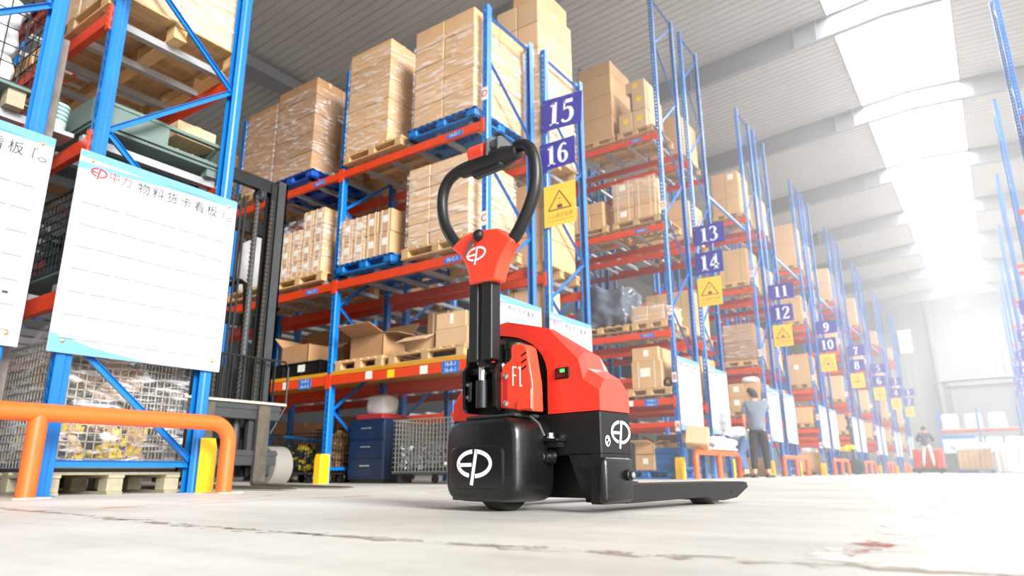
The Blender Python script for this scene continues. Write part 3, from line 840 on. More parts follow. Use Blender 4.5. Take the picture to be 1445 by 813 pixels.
# clear stretch film: glossy streaks over what is inside
def film_mat():
    m, nt, b = node_mat('clear stretch film')
    b.inputs['Base Color'].default_value = (1, 1, 1, 1); b.inputs['Roughness'].default_value = .18; b.inputs['Specular IOR Level'].default_value = .8
    tc = nt.nodes.new('ShaderNodeTexCoord'); mp = nt.nodes.new('ShaderNodeMapping'); mp.inputs['Rotation'].default_value = (0.15, .25, 0); mp.inputs['Scale'].default_value = (1.6, 1.6, 9)
    n = nt.nodes.new('ShaderNodeTexNoise'); n.inputs['Scale'].default_value = 2.6; n.inputs['Detail'].default_value = 6; n.inputs['Roughness'].default_value = .65; n.inputs['Distortion'].default_value = .8
    nt.links.new(tc.outputs['Object'], mp.inputs['Vector']); nt.links.new(mp.outputs['Vector'], n.inputs['Vector'])
    r = nt.nodes.new('ShaderNodeMapRange'); r.inputs['From Min'].default_value = .5; r.inputs['From Max'].default_value = .66; r.inputs['To Min'].default_value = .05; r.inputs['To Max'].default_value = .62
    nt.links.new(n.outputs['Fac'], r.inputs['Value']); nt.links.new(r.outputs['Result'], b.inputs['Alpha'])
    bp = nt.nodes.new('ShaderNodeBump'); bp.inputs['Strength'].default_value = .5; bp.inputs['Distance'].default_value = .02
    nt.links.new(n.outputs['Fac'], bp.inputs['Height']); nt.links.new(bp.outputs['Normal'], b.inputs['Normal'])
    return m
FILM = film_mat()
def film(x0, x1, y0, y1, z0, z1, label, o=.012):
    x0 -= o; x1 += o; y0 -= o; y1 += o; g = G(); bm = g.bm; n = 10; rings = []
    r = random.Random(int((x0 + z0) * 1000))
    nz = 9
    for k in range(nz + 1):
        z = z0 + (z1 - z0) * k / nz; ring = []
        for (xa, ya), (xb, yb) in (((x0, y0), (x1, y0)), ((x1, y0), (x1, y1)), ((x1, y1), (x0, y1)), ((x0, y1), (x0, y0))):
            for q in range(n):
                t = q / n; nx, ny = (yb - ya), -(xb - xa); l = math.hypot(nx, ny); e = r.uniform(-.003, .006) if q else 0
                ring.append((xa + (xb - xa) * t + nx / l * e, ya + (yb - ya) * t + ny / l * e, z))
        rings.append(ring)
    g.rings(rings, caps=False)
    ob = g.build('stretch_film', FILM, None, .8); tag(ob, label, 'film', 'stretch film on pallet loads')
    return ob
def sack(name, loc, size, label, cat='sack', group=None, m=SACK, seed=1, rz=0, flat=.5, rough=.12, sub=3):
    r = random.Random(seed); bm = bmesh.new(); bmesh.ops.create_cube(bm, size=2.0)
    bmesh.ops.subdivide_edges(bm, edges=bm.edges, cuts=14 if rough > .2 else 6, use_grid_fill=True)
    off = Vector((r.random() * 50, r.random() * 50, r.random() * 50))
    from mathutils import noise
    for v in bm.verts:
        p = v.co.copy(); s = p.normalized() * 1.25
        q = p.lerp(s, flat); k = 1 + rough * noise.noise(p * 1.6 + off) + rough * .5 * noise.noise(p * 4 + off) + (rough * .45 * (abs(noise.noise(Vector((p.x * 3, p.y * 3, p.z * 6)) + off)) - .25) if rough > .2 else 0)
        q *= k; q.z = max(q.z, -.96)
        v.co = Vector((q.x * size[0] / 2, q.y * size[1] / 2, (q.z + .96) * size[2] / 2))
    me = bpy.data.meshes.new(name); bm.to_mesh(me); bm.free(); me.materials.append(m); me.shade_smooth()
    o = link(name, me, None, loc, (0, 0, rz)); md = o.modifiers.new('soften', 'SUBSURF'); md.levels = md.render_levels = 1
    return tag(o, label, cat, group)
def cage(x0, x1, y0, y1, z, h, label, wm=WIRE, feet='wheels', step=.055, frame_r=.014):
    o = thing('wire_mesh_cage', label, 'cage', ((x0 + x1) / 2, (y0 + y1) / 2, z), 0, 'wire mesh cages'); W, D = (x1 - x0) / 2, (y1 - y0) / 2; b = .14
    def panel(p, ux, L):
        g = G(); ux = Vector(ux); p = Vector(p); n = max(2, round(L / step)); r = .0032
        for i in range(n + 1): g.bar(p + ux * (L * i / n), p + ux * (L * i / n) + Vector((0, 0, h - b)), r * 2, r * 2)
        k = max(2, round((h - b) / (step * 1.05)))
        for i in range(k + 1): g.bar(p + Vector((0, 0, (h - b) * i / k)), p + ux * L + Vector((0, 0, (h - b) * i / k)), r * 2, r * 2)
        g.bar(p + Vector((0, 0, h - b)), p + ux * L + Vector((0, 0, h - b)), .016, .016)
        return g
    for p, ux, L in (((-W, -D, b), (1, 0, 0), 2 * W), ((W, -D, b), (0, 1, 0), 2 * D), ((-W, D, b), (1, 0, 0), 2 * W), ((-W, -D, b), (0, 1, 0), 2 * D)): panel(p, ux, L).build('mesh_panel', wm, o)
    g = G().box(-W, W, -D, D, b - .025, b)
    g.build('base_tray', DKSTEEL if feet != 'feet' else CRATE, o)
    for x in (-W + .08, W - .08) if feet else ():
        for y in (-D + .08, D - .08):
            if feet == 'wheels':
                gg = G().cyl((x - .02, y, .05), (x + .02, y, .05), .05, n=14); gg.box(x - .03, x + .03, y - .03, y + .03, .09, b - .02); gg.build('caster', RUBBER, o, .6)
            else: G().box(x - .05, x + .05, y - .05, y + .05, 0, b - .02).build('foot', OLDWOOD, o)
    return o
def heap(x0, x1, y0, y1, z0, z1, n, m, name, label, s=.05, seed=1, kind='stuff'):
    r = random.Random(seed); g = G(); ms = list(m) if isinstance(m, (list, tuple)) else [m]
    for i in range(n):
        q = r.random(); x, y, z = r.uniform(x0 + s, x1 - s), y0 + s * r.uniform(.6, 1.2), r.uniform(z0 + s * .5, z1)
        if q < .35: x, y = x1 - s * r.uniform(.6, 1.2), r.uniform(y0 + s, y1 - s)
        elif q < .5: y, z = r.uniform(y0 + s, y1 - s), z1
        M = Matrix.Translation((x, y, z)) @ Euler((r.uniform(0, 3), r.uniform(0, 3), r.uniform(0, 3))).to_matrix().to_4x4()
        a, b, c = (r.uniform(.35, 1) * s for _ in range(3)); g.box(-a / 2, a / 2, -b / 2, b / 2, -c / 2, c / 2, M=M, mi=r.randrange(len(ms)))
    g.box(x0 + s * 1.4, x1 - s * 1.4, y0 + s * 1.4, y1 - s * 1.2, z0, z0 + (z1 - z0) * .9, mi=len(ms))
    o = g.build(name, ms + [DKSTEEL]); o['kind'] = kind; tag(o, label, name.replace('_', ' ')); return o
def open_carton(x0, x1, y0, y1, z, h, label, m=CARD2, flaps=(40, -20, 30, 10)):
    w, d = x1 - x0, y1 - y0; t = .008; o = thing('open_carton', label, 'carton', ((x0 + x1) / 2, (y0 + y1) / 2, z), 0, 'open cartons')
    N_CARTON[0] += 1
    g = G(); g.box(-w / 2, w / 2, -d / 2, -d / 2 + t, 0, h); g.box(-w / 2, w / 2, d / 2 - t, d / 2, 0, h); g.box(-w / 2, -w / 2 + t, -d / 2, d / 2, 0, h); g.box(w / 2 - t, w / 2, -d / 2, d / 2, 0, h); g.box(-w / 2, w / 2, -d / 2, d / 2, 0, t)
    g.build('body', m, o)
    for k, a in enumerate(flaps):
        if a is None: continue
        L = (d if k < 2 else w) * (.5 if k < 2 else .42) ; W = (w if k < 2 else d)
        g = G().box(-W / 2 + .005, W / 2 - .005, -t, 0, 0, L)
        ob = g.build('flap', m, o)
        rz = (0, PI, -PI / 2, PI / 2)[k]; pos = ((0, -d / 2, h), (0, d / 2, h), (-w / 2, 0, h), (w / 2, 0, h))[k]
        ob.matrix_local = Matrix.Translation(pos) @ Matrix.Rotation(rz, 4, 'Z') @ Matrix.Rotation(math.radians(90 - a), 4, 'X')
    return o
DK = .121     # top of the deck bars above a beam's centre line
zA, zB, zC, zD = 0, LV1[0] + .116, LV1[1] + DK, LV1[2] + DK
# ------------------------------------------------------------------ row 16, top level
plastic_pallet(-5.93, -4.77, 6.03, 7.2, zD, 'blue plastic pallet on the beam tagged 16-D-1')
stack('stack on blue pallet at letter D', 'large brown', -5.86, -4.81, 6.05, 7.2, zD + .15, 2, 2, [.30] * 5, CARD, ink=None)
carton(-5.8, -5.35, 6.5, 6.95, zD + 1.652, .26, 'loose brown carton lying on top of the tall stack at letter D', CARD)
film(-5.86, -4.81, 6.05, 7.2, zD + .16, zD + 1.42, 'clear stretch film around the tall stack at letter D')
wood_pallet(-7.21, -6.05, 6.03, 7.15, zD, 'wooden pallet right of the post at tag 16-D-2')
stack('wrapped stack above tag 16-D-2', 'wide brown', -7.2, -6.34, 6.05, 7.1, zD + .14, 1, 2, [.36, .33, .33, .32, .32], CARD, jit=.005)
film(-7.2, -6.34, 6.05, 7.1, zD + .15, zD + 1.7, 'clear stretch film around the stack above tag 16-D-2')
plastic_pallet(-8.98, -7.9, 6.03, 7.15, zD, 'royal blue plastic pallet left of the post', PBLUE2)
stack('wrapped stack left of the blue post', 'wide tan', -8.95, -7.98, 6.06, 7.1, zD + .15, 1, 2, [.34, .34, .32, .32, .3], CARD3, jit=.005)
film(-8.95, -7.98, 6.06, 7.1, zD + .16, zD + 1.6, 'clear stretch film around the stack left of the blue post')
wood_pallet(-9.84, -8.99, 6.03, 7.15, zD, 'wooden pallet at the far left of the top shelf in row 16')
stack('wrapped stack farthest left on the top shelf', 'tan', -9.82, -9.0, 6.08, 7.1, zD + .14, 1, 2, [.4, .38, .38, .36], CARD3, jit=.005)
film(-9.82, -9.0, 6.08, 7.1, zD + .15, zD + 1.55, 'clear stretch film around the stack farthest left on the top shelf')
wood_pallet(-11.4, -10.35, 6.03, 7.15, zD, 'wooden pallet partly hidden by the rack posts of row 17')
stack('low stack behind the near blue post', 'brown', -11.35, -10.45, 6.08, 7.1, zD + .14, 2, 1, [.4, .38, .3], CARD)
# row 15, top level
wood_pallet(-5.95, -4.72, 7.45, 8.55, zD, 'wooden pallet under the tallest stack in row 15')
stack('tallest stack beside sign 15', 'plain brown', -5.5, -4.73, 7.48, 8.5, zD + .14, 2, 1, [.40, .42, .42, .44, .44, .42], CARD2, ink=lambda L, i, j: (3 if (L in (2, 4) and i == 0) else None), paper=lambda L, i, j: ((.26, .3) if (L == 3 and i == 1) else None))
carton(-5.2, -4.76, 7.5, 8.4, zD + 2.682, .3, 'brown carton laid on top of the tallest stack in row 15', CARD)
film(-5.5, -4.73, 7.48, 8.5, zD + .16, zD + 1.75, 'clear stretch film around the tallest stack beside sign 15')
wood_pallet(-9.0, -8.0, 7.45, 8.55, zD, 'wooden pallet in row 15 behind the royal blue pallet')
stack('stack peeking out behind the left of the post', 'brown', -8.95, -7.9, 7.5, 8.5, zD + .14, 1, 1, [.45, .45, .45, .45, .3], CARD)
stack('stack peeking out between two wrapped stacks', 'brown', -7.2, -6.42, 7.5, 8.5, zD + .14, 1, 1, [.45, .45, .45, .4], CARD)
wood_pallet(-7.22, -6.35, 7.45, 8.55, zD, 'wooden pallet in row 15 behind tag 16-D-2')
# row 16, level C
wood_pallet(-5.97, -4.8, 6.03, 7.1, zC, 'wooden pallet on the beam tagged 16-C-1')
stack('stack framed by the loop', 'flat tan', -5.91, -4.88, 6.06, 7.05, zC + .14, 2, 2, [.158] * 7, CARD2, cols=[0, .37, 1], jit=.005)
film(-5.91, -4.88, 6.06, 7.05, zC + .15, zC + 1.2, 'clear stretch film around the stack framed by the handle loop')
plastic_pallet(-7.22, -6.14, 6.03, 7.15, zC, 'blue plastic pallet on the beam tagged 16-C-2')
stack('above tag 16-C-2', 'strapped brown', -7.2, -6.2, 6.06, 6.6, zC + .15, 4, 1, [.33, .32], CARD, straps=STRAP, paper=(.09, .1), group='strapped cartons above 16-C-2')
stack('behind the strapped ones above 16-C-2', 'brown', -7.2, -6.3, 6.63, 7.1, zC + .15, 2, 1, [.33, .32, .2], CARD, group='rear cartons above 16-C-2')
film(-7.2, -6.712, 6.06, 6.6, zC + .16, zC + .8, 'clear film on the left half of the strapped cartons')
wood_pallet(-8.6, -7.5, 6.03, 7.15, zC, 'wooden pallet left of the post at level C')
stack('wrapped stack right of the forklift mast', 'small brown', -8.56, -7.58, 6.06, 6.55, zC + .14, 4, 1, [.25] * 4, CARD, straps=STRAP, paper=(.08, .09), skip=lambda L, i, j: L == 3 and i < 2)
stack('rear of the stack right of the forklift mast', 'brown', -8.5, -7.6, 6.6, 7.1, zC + .14, 2, 1, [.35, .35, .2], CARD)
film(-8.56, -7.58, 6.06, 6.55, zC + .15, zC + 1.05, 'clear stretch film on the stack right of the forklift mast')
wood_pallet(-9.84, -8.8, 6.03, 7.15, zC, 'wooden pallet seen through the forklift mast')
sack('wrapped_bale', (-9.32, 6.55, zC + .14), (.9, .9, .95), 'white shrink-wrapped bale seen through the forklift mast', 'bale', m=SACK, seed=5, flat=.2, rough=.06)
# row 16, level B
wood_pallet(-7.2, -6.3, 6.1, 7.0, zB, 'wooden pallet carrying an open carton on the yellow shelf')
open_carton(-7.02, -6.4, 6.2, 6.75, zB + .14, .33, 'open brown carton with raised flaps right of the blue post', CARD3, (20, 60, 50, -5))
wood_pallet(-6.2, -4.95, 6.1, 7.1, zB, 'wooden pallet above the tag 16-B-1')
carton(-5.45, -4.95, 6.15, 6.6, zB + .14, .22, 'pale carton, lower of two left of the tiller arm', CARD2, group='cartons above 16-B-1'); carton(-5.45, -4.98, 6.16, 6.62, zB + .361, .2, 'pale carton, upper of two left of the tiller arm', CARD2, group='cartons above 16-B-1', paper=(.05, .12))
open_carton(-6.0, -5.5, 6.2, 6.6, zB + .14, .2, 'low open carton with one flap hanging toward the aisle', CARD2, (-25, None, None, None))
carton(-6.05, -5.6, 6.65, 7.1, zB + .14, .3, 'kraft carton, lower of two behind the open low carton', CARD3, straps=STRAP, group='cartons above 16-B-1'); carton(-6.05, -5.58, 6.66, 7.1, zB + .441, .3, 'kraft carton, upper of two behind the open low carton', CARD3, straps=STRAP, group='cartons above 16-B-1')
def black_crate(x0, x1, y0, y1, z, label):
    o = thing('black_crate', label, 'crate', ((x0 + x1) / 2, (y0 + y1) / 2, z)); w, d = (x1 - x0) / 2, (y1 - y0) / 2
    g = G().box(-w, w, -d, -d + .02, 0, .2); g.box(-w, w, d - .02, d, 0, .2); g.box(-w, -w + .02, -d, d, 0, .2); g.box(w - .02, w, -d, d, 0, .2); g.box(-w, w, -d, d, 0, .02)
    for x in (-w, -w / 3, w / 3, w - .03): g.box(x, x + .03, -d - .015, -d, 0, .2)
    g.box(-w - .01, w + .01, -d - .02, -d, .18, .2); g.build('body', BLACK, o); G().box(.15, .3, -d - .018, -d - .015, .06, .16).build('paper_label', LABELW, o)
black_crate(-8.75, -7.5, 6.12, 6.9, zB, 'black crate left of the blue post on the yellow shelf')
open_carton(-8.5, -7.9, 6.2, 6.7, zB + .2, .28, 'open brown carton standing on the black crate', CARD3, (None, 30, 40, None))
# row 15, levels C and B seen through the frames
wood_pallet(-5.9, -4.72, 7.5, 8.5, zC, 'wooden pallet in row 15 behind sign 16')
stack('in row 15 behind sign 16', 'brown', -5.8, -4.75, 7.52, 8.45, zC + .14, 2, 1, [.4, .4, .4], CARD, paper=lambda L, i, j: ((.12, .16) if L == 1 else None), group='cartons behind sign 16')
wood_pallet(-5.9, -4.72, 7.5, 8.5, zB + .006, 'wooden pallet in row 15 above the right-hand white board')
stack('in row 15 above the white boards', 'pale', -5.75, -4.75, 7.52, 8.45, zB + .147, 2, 2, [.3, .3, .36], CARD2, group='cartons above the white boards', skip=lambda L, i, j: L == 2 and j == 1)
wood_pallet(-8.45, -7.36, 7.5, 8.5, zC, 'wooden pallet in row 15 behind tag 16-C-2')
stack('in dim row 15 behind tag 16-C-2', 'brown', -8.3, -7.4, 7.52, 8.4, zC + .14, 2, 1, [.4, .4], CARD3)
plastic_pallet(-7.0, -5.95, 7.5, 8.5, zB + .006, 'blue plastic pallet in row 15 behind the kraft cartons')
wood_pallet(-8.5, -7.4, 7.5, 8.5, zB + .006, 'wooden pallet in dim row 15 above the steel cabinet'); stack('in dim row 15 above the steel cabinet', 'dark kraft', -8.45, -7.45, 7.52, 8.4, zB + .147, 2, 1, [.38, .36], CARD3)  # this and the next stack added to block the bright wall behind
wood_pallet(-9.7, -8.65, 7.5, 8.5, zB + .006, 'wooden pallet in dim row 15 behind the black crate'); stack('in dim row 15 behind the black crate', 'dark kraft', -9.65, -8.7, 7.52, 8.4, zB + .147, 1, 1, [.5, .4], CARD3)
def blue_bin(x, y, z, label, n=1):
    o = thing('blue_bin', label, 'bin', (x, y, z)); w, d, h = .55, .4, .3
    g = G(); 
    def rg(s, zz): return [(-w / 2 * s, -d / 2 * s, zz), (w / 2 * s, -d / 2 * s, zz), (w / 2 * s, d / 2 * s, zz), (-w / 2 * s, d / 2 * s, zz)]
    g.rings([rg(.86, 0), rg(1, h), rg(1.05, h), rg(1.05, h - .03), rg(1.01, h - .03)], caps=False); g.mesh(rg(.86, 0), [(3, 2, 1, 0)], Matrix.Identity(4)); g.build('tub', PBLUE, o)
    G().box(-.08, .08, -d / 2 - .03, -d / 2 - .0, h - .06, h - .04).build('handle', PBLUE, o)
blue_bin(-6.66, 8.0, zB + .158, 'blue plastic bin, left of two in the dim middle of row 15'); blue_bin(-6.07, 8.0, zB + .158, 'blue plastic bin, right of two in the dim middle of row 15')
# floor level of rows 16 and 15
c1_ = cage(-6.2, -5.2, 6.25, 7.05, 0, .76, 'zinc wire cage on casters filled with bright castings')
heap(-6.16, -5.24, 6.28, 7.01, .15, .46, 420, STUFFG, 'metal_castings', 'bright zinc castings heaped in the wire cage on casters', .055, 2)
cage(-8.95, -7.96, 6.4, 7.1, 0, .68, 'dark wire cage behind the forklift wheel', DKWIRE)
heap(-8.9, -8.02, 6.45, 7.05, .15, .5, 220, [STUFFY, DKSTEEL], 'yellow_fittings', 'yellow fittings in the dark wire cage behind the forklift', .09, 3)
tag(link('blue_sheet', G().box(-.3, .3, -.22, .22, 0, .04, bev=.015).get('blue_sheet', PBLUE)), 'blue plastic sheet on the yellow fittings', 'sheet'); bpy.data.objects['blue_sheet'].location = (-8.46, 6.75, .6); bpy.data.objects['blue_sheet'].rotation_euler = (0, .12, .1)
cage(-7.92, -7.36, 6.45, 7.1, 0, .72, 'brown-filled dark wire cage between the blue posts', DKWIRE)
heap(-7.87, -7.41, 6.5, 7.05, .17, .64, 60, CARD3, 'packed_parts', 'brown packed parts filling the dark cage between the posts', .12, 4)
def steel_cabinet(x0, x1, y0, y1, h, label):
    o = thing('steel_cabinet', label, 'cabinet', ((x0 + x1) / 2, (y0 + y1) / 2, 0)); w, d = (x1 - x0) / 2, (y1 - y0) / 2
    G().box(-w, w, -d, d, .05, h, bev=.008).build('body', DARKBLUE, o); G().box(-w + .03, w - .03, -d + .03, d - .03, 0, .05).build('plinth', BLACK, o)
    for k in range(3): G().box(-w + .02, w - .02, -d - .012, -d, .08 + k * (h - .1) / 3, .06 + (k + 1) * (h - .1) / 3, bev=.003).build('drawer', DARKBLUE, o)
    for k in range(3): G().box(-.08, .08, -d - .03, -d - .012, .04 + (k + .72) * (h - .1) / 3, .055 + (k + .72) * (h - .1) / 3).build('handle', GALV, o)
steel_cabinet(-7.16, -6.5, 6.4, 7.0, .82, 'dark blue steel cabinet in the shade between the rack posts')
tag(G().box(-7.1, -6.6, 6.45, 6.9, .82, .89, bev=.01).build('red_tray', mat('red tray', rgb(190, 50, 44), .5)), 'red tray on the dark blue steel cabinet', 'tray')
sack('grey_bag', (-6.85, 6.68, .892), (.35, .3, .26), 'grey bag slumped on the red tray', 'bag', m=SACK, seed=12)
for k, x in enumerate((-10.6, -8.4, -5.68)):
    wood_pallet(x - .5, x + .5, 7.6, 8.5, .62 if 0 else 0, ('leftmost', 'middle', 'rightmost')[k] + ' wooden pallet on the floor of dim row 15')
    stack('on floor pallet in dim row 15, ' + ('leftmost', 'middle', 'rightmost')[k], 'brown', x - .48, x + .48, 7.62, 8.4, .14, 2, 1, [.3, .3, .28], CARD3, group='cartons on the floor of row 15')  # piled higher to cover the sunlit wall beyond
# ------------------------------------------------------------------ row 17 and 18, beside the camera
z17 = [l + DK for l in LV0]
wood_pallet(-5.95, -4.72, 1.75, 2.82, z17[2], 'wooden pallet seen from below, above the big white board'); wood_pallet(-7.15, -6.0, 1.75, 2.82, z17[2], 'wooden pallet seen from below, deeper in row 17')
stack('film-wrapped load at top left', 'wrapped', -5.9, -4.76, 1.78, 2.78, z17[2] + .14, 2, 2, [.28, .45], CARD2)
WRAPM = mat('white wrapped load', rgb(238, 230, 220), .35, bump=.5, scale=3, stretch=(1, 1, 8))
film(-5.9, -4.76, 1.78, 2.78, z17[2] + .16, z17[2] + .88, 'clear stretch film on the load at the top left')
def crate(x0, x1, y0, y1, z, h, label, post=0):
    o = thing('steel_crate', label, 'crate', ((x0 + x1) / 2, (y0 + y1) / 2, z), 0, 'grey green steel crates'); w, d = (x1 - x0) / 2, (y1 - y0) / 2
    g = G(); g.box(-w, w, -d, d, .06, .085)
    for a in (-1, 1):
        g.box(-w, w, a * d - .012, a * d + .012, .085, h); 
    g.box(-w - .012, -w + .012, -d, d, .085, h)
    g.box(w - .012, w + .012, -d, d * .1, .085, h)
    for zz in (h - .02, .085): g.box(w - .02, w + .02, -d, d, zz, zz + .025)
    for y in (d * .25, d * .5, d * .75): g.box(w - .008, w + .008, y, y + .02, .085, h * .45)
    g.build('body', CRATE, o)
    for x in (-w + .05, w - .05):
        for y in (-d + .05, d - .05): G().box(x - .04, x + .04, y - .04, y + .04, 0, .06).build('foot', CRATE, o)
    if post: G().box(w - .03, w + .03, -d - .035, -d + .035, .06, post, bev=.004).build('corner_post', RUST, o)
crate(-5.95, -4.78, 1.8, 2.75, z17[1], .27, 'grey green steel crate above the big white board')
carton(-5.6, -4.85, 2.42, 2.74, z17[1] + .272, .13, 'flat pale carton lying on the grey green crate', CARD2); open_carton(-5.9, -5.5, 2.02, 2.3, z17[1] + .272, .1, 'small open carton on the grey green crate', CARD2, (None, 30, None, 20))
carton(-6.6, -6.1, 2.0, 2.5, z17[1], .35, 'brown carton deeper in row 17 behind the grey green crate', CARD3)
# steel post of a stillage between the rack frames, bucket, sack crate
o = thing('stillage_post', 'rusty grey steel corner post between the two near blue posts', 'post', (-4.84, 1.565, 0)); G().box(-.035, .035, -.03, .03, 0, 3.0, bev=.005).build('tube', RUST, o); G().box(-.06, .06, -.055, .055, 0, .01).build('foot_plate', RUST, o)
o = thing('plastic_bucket', 'pale green plastic bucket hanging between the near rack frames', 'bucket', (-5.0, 1.652, LV0[1] + .121))
g = G(); g.lathe((0, 0, 0), (0, 0, 1), [(0, .066), (.01, .068), (.2, .082), (.2, .078), (.015, .062)], 20); g.build('tub', mat('pale green plastic', rgb(186, 214, 206), .4), o, .6)
g = G()
for z in (.08, .11, .14, .17): g.lathe((0, 0, z), (0, 0, 1), [(0, .068 + z * .07), (.008, .073 + z * .07), (.016, .07 + z * .07)], 20)
g.build('rib', mat('bucket rib', rgb(120, 170, 168), .4), o, .6)
cage(-5.9, -4.78, .5, 1.44, LV0[1] + DK, .86, 'black wire cage holding white sacks at the top left', DKWIRE, 'feet', step=.11)
for k in range(6):
    sack('white_sack', (-5.05 if k % 2 == 0 else -5.55, .95, LV0[1] + DK + .145 + .212 * (k // 2)), (.44, .78, .21), 'white sack, %s of the %s pile in the black wire cage' % (('bottom', 'middle', 'top')[k // 2], ('right-hand', 'left-hand')[k % 2]), 'sack', 'white sacks in the black wire cage', seed=20 + k, flat=.25, rough=.05)
# floor of row 17: wrapped cage on a pallet
wood_pallet(-5.9, -4.76, 1.86, 2.72, 0.0, 'grey weathered pallet on the floor behind the orange rail', OLDWOOD)
cage(-5.85, -4.8, 1.88, 2.7, (.142 - .115), .95, 'wire cage of yellow and brown parts behind the orange rail', WIRE, None, step=.05)
heap(-5.76, -4.89, 1.97, 2.61, .19, .52, 360, [STUFFY, CARD3, DKSTEEL, CARD2, STUFFY], 'yellow_fittings', 'yellow and brown fittings inside the cage behind the orange rail', .09, 8)
heap(-5.74, -4.9, 1.98, 2.6, .62, .9, 130, [CARD2, CARD3, STUFFG], 'wrapped_bundles', 'pale bundles under film at the top of the near cage', .16, 9)
film(-5.85, -4.8, 1.88, 2.7, .2, 1.15, 'torn clear film around the near wire cage', .02)
cage(-5.9, -4.8, .52, 1.42, 0, .95, 'dark wire cage on the floor behind the rail at the left edge', DKWIRE, 'feet', step=.06)
cage(-5.9, -4.8, 1.85, 2.72, LV0[0] + DK, .72, 'dark wire cage behind the big white board', DKWIRE, 'feet', step=.06)
heap(-5.85, -4.85, 1.9, 2.68, LV0[0] + DK + .15, LV0[0] + DK + .6, 60, DKSTEEL, 'dark_castings', 'dark castings in the cage behind the big white board', .14, 10)
# ------------------------------------------------------------------ rows 14 and 13
zb, zc, zd, ze = (l + DK for l in LV2); Y = 11.75
wood_pallet(-6.5, -5.6, Y, Y + 1.1, ze, 'wooden pallet on the top shelf of row 14, left one'); stack('left stack on the top shelf of row 14', 'brown', -6.42, -5.64, Y + .02, Y + 1.0, ze + .14, 1, 1, [.52, .5, .5, .3], CARD)
wood_pallet(-5.55, -4.75, Y, Y + 1.1, ze, 'wooden pallet on the top shelf of row 14, right one')
stack('right stack on the top shelf of row 14', 'pale', -5.5, -4.88, Y + .02, Y + .9, ze + .14, 2, 1, [.42, .44], CARD2, sticker=lambda L, i, j: (L == 0 or i == 1), skip=lambda L, i, j: L == 1 and i == 0)
carton(-5.32, -4.9, Y + .05, Y + .8, ze + 1.001, .26, 'pale carton with a yellow sticker crowning the right top stack of row 14', CARD2, sticker=True)
wood_pallet(-5.75, -4.72, Y, Y + 1.1, zd, 'wooden pallet on the beam tagged 14-D-1')
stack('above tag 14-D-1', 'strapped brown', -5.72, -4.8, Y + .02, Y + .6, zd + .14, 2, 1, [.28, .3, .26], CARD, straps=STRAP, paper=lambda L, i, j: ((.14, .12) if (L, i) in ((0, 0), (2, 0)) else None), group='cartons above 14-D-1')
film(-5.72, -4.8, Y + .02, Y + .6, zd + .5, zd + 1.0, 'clear film on the strapped cartons above tag 14-D-1')
wood_pallet(-6.95, -5.85, Y, Y + 1.1, zd, 'wooden pallet left of tag 14-D-1'); stack('low pile left of tag 14-D-1', 'brown', -6.85, -5.95, Y + .02, Y + .8, zd + .14, 3, 1, [.3, .26], CARD)
wood_pallet(-6.75, -5.5, Y, Y + 1.1, zc, 'wooden pallet under the grey black film bundle')
sack('film_bundle', (-6.14, Y + .52, zc + .142), (1.08, .92, .85), 'bundle in shiny grey black film above the white board', 'bundle', m=BLACKFILM, seed=33, flat=.15, rough=.205)
wood_pallet(-5.45, -4.72, Y, Y + 1.1, zc, 'wooden pallet on the beam tagged 14-C-1'); stack('film-covered row above tag 14-C-1', 'pale', -5.42, -4.78, Y + .02, Y + .9, zc + .14, 2, 1, [.3], CARD2)
film(-5.42, -4.78, Y + .02, Y + .9, zc + .15, zc + .5, 'clear film over the pale cartons above tag 14-C-1')
wood_pallet(-5.6, -4.72, Y, Y + 1.1, zb, 'wooden pallet above the tag 14-B-1')
carton(-5.5, -4.9, Y + .02, Y + .7, zb + .142, .5, 'strapped brown carton with a paper label above tag 14-B-1', CARD, straps=STRAP, paper=(.2, .16)); carton(-5.48, -4.95, Y + .03, Y + .7, zb + .643, .26, 'brown carton lying on the strapped one above tag 14-B-1', CARD, paper=(.1, .12))
o = thing('film_roll', 'white film roll beside the strapped carton above tag 14-B-1', 'roll', (-4.805, Y + .05, zb + .2)); G().lathe((0, 0, 0), (0, 1, 0), [(0, .085), (.0, .045), (.4, .045), (.4, .085)], 18).build('film', WHITE, o, .6); G().lathe((0, -.01, 0), (0, 1, 0), [(0, .042), (0, .03), (.42, .03), (.42, .042)], 14).build('core', CARD3, o, .6); o.location.z = zb + .23
plastic_pallet(-5.9, -4.75, Y, Y + 1.0, 0, 'blue plastic pallet on the floor of row 14')
carton(-5.52, -5.15, Y + .03, Y + .5, .15, .28, 'small carton on the floor pallet of row 14, lower of two', CARD, paper=(.1, .1)); open_carton(-5.52, -5.16, Y + .03, Y + .5, .432, .2, 'small open carton, upper of two on the floor pallet of row 14', CARD, (10, None, None, 15))
open_carton(-5.5, -4.95, Y + .6, Y + .95, .15, .5, 'tall open carton at the back of the floor pallet in row 14', CARD3, (None, 70, 40, 50))
for k in range(4):
    o = thing('blue_tray', 'blue plastic tray, %s of the pile on the floor of row 14' % ('bottom one', 'second one up', 'third one up', 'top one')[k], 'tray', (-4.95 + .004 * k, Y + .34, .15 + .1 * k), 0, 'blue trays on the floor of row 14')
    g = G(); w, d = .2, .24; g.box(-w, w, -d, d, 0, .01); 
    for a in (-1, 1): g.box(-w, w, a * d - .006, a * d + .006, 0, .094); g.box(a * w - .006, a * w + .006, -d, d, 0, .094)
    g.build('body', PBLUE, o)
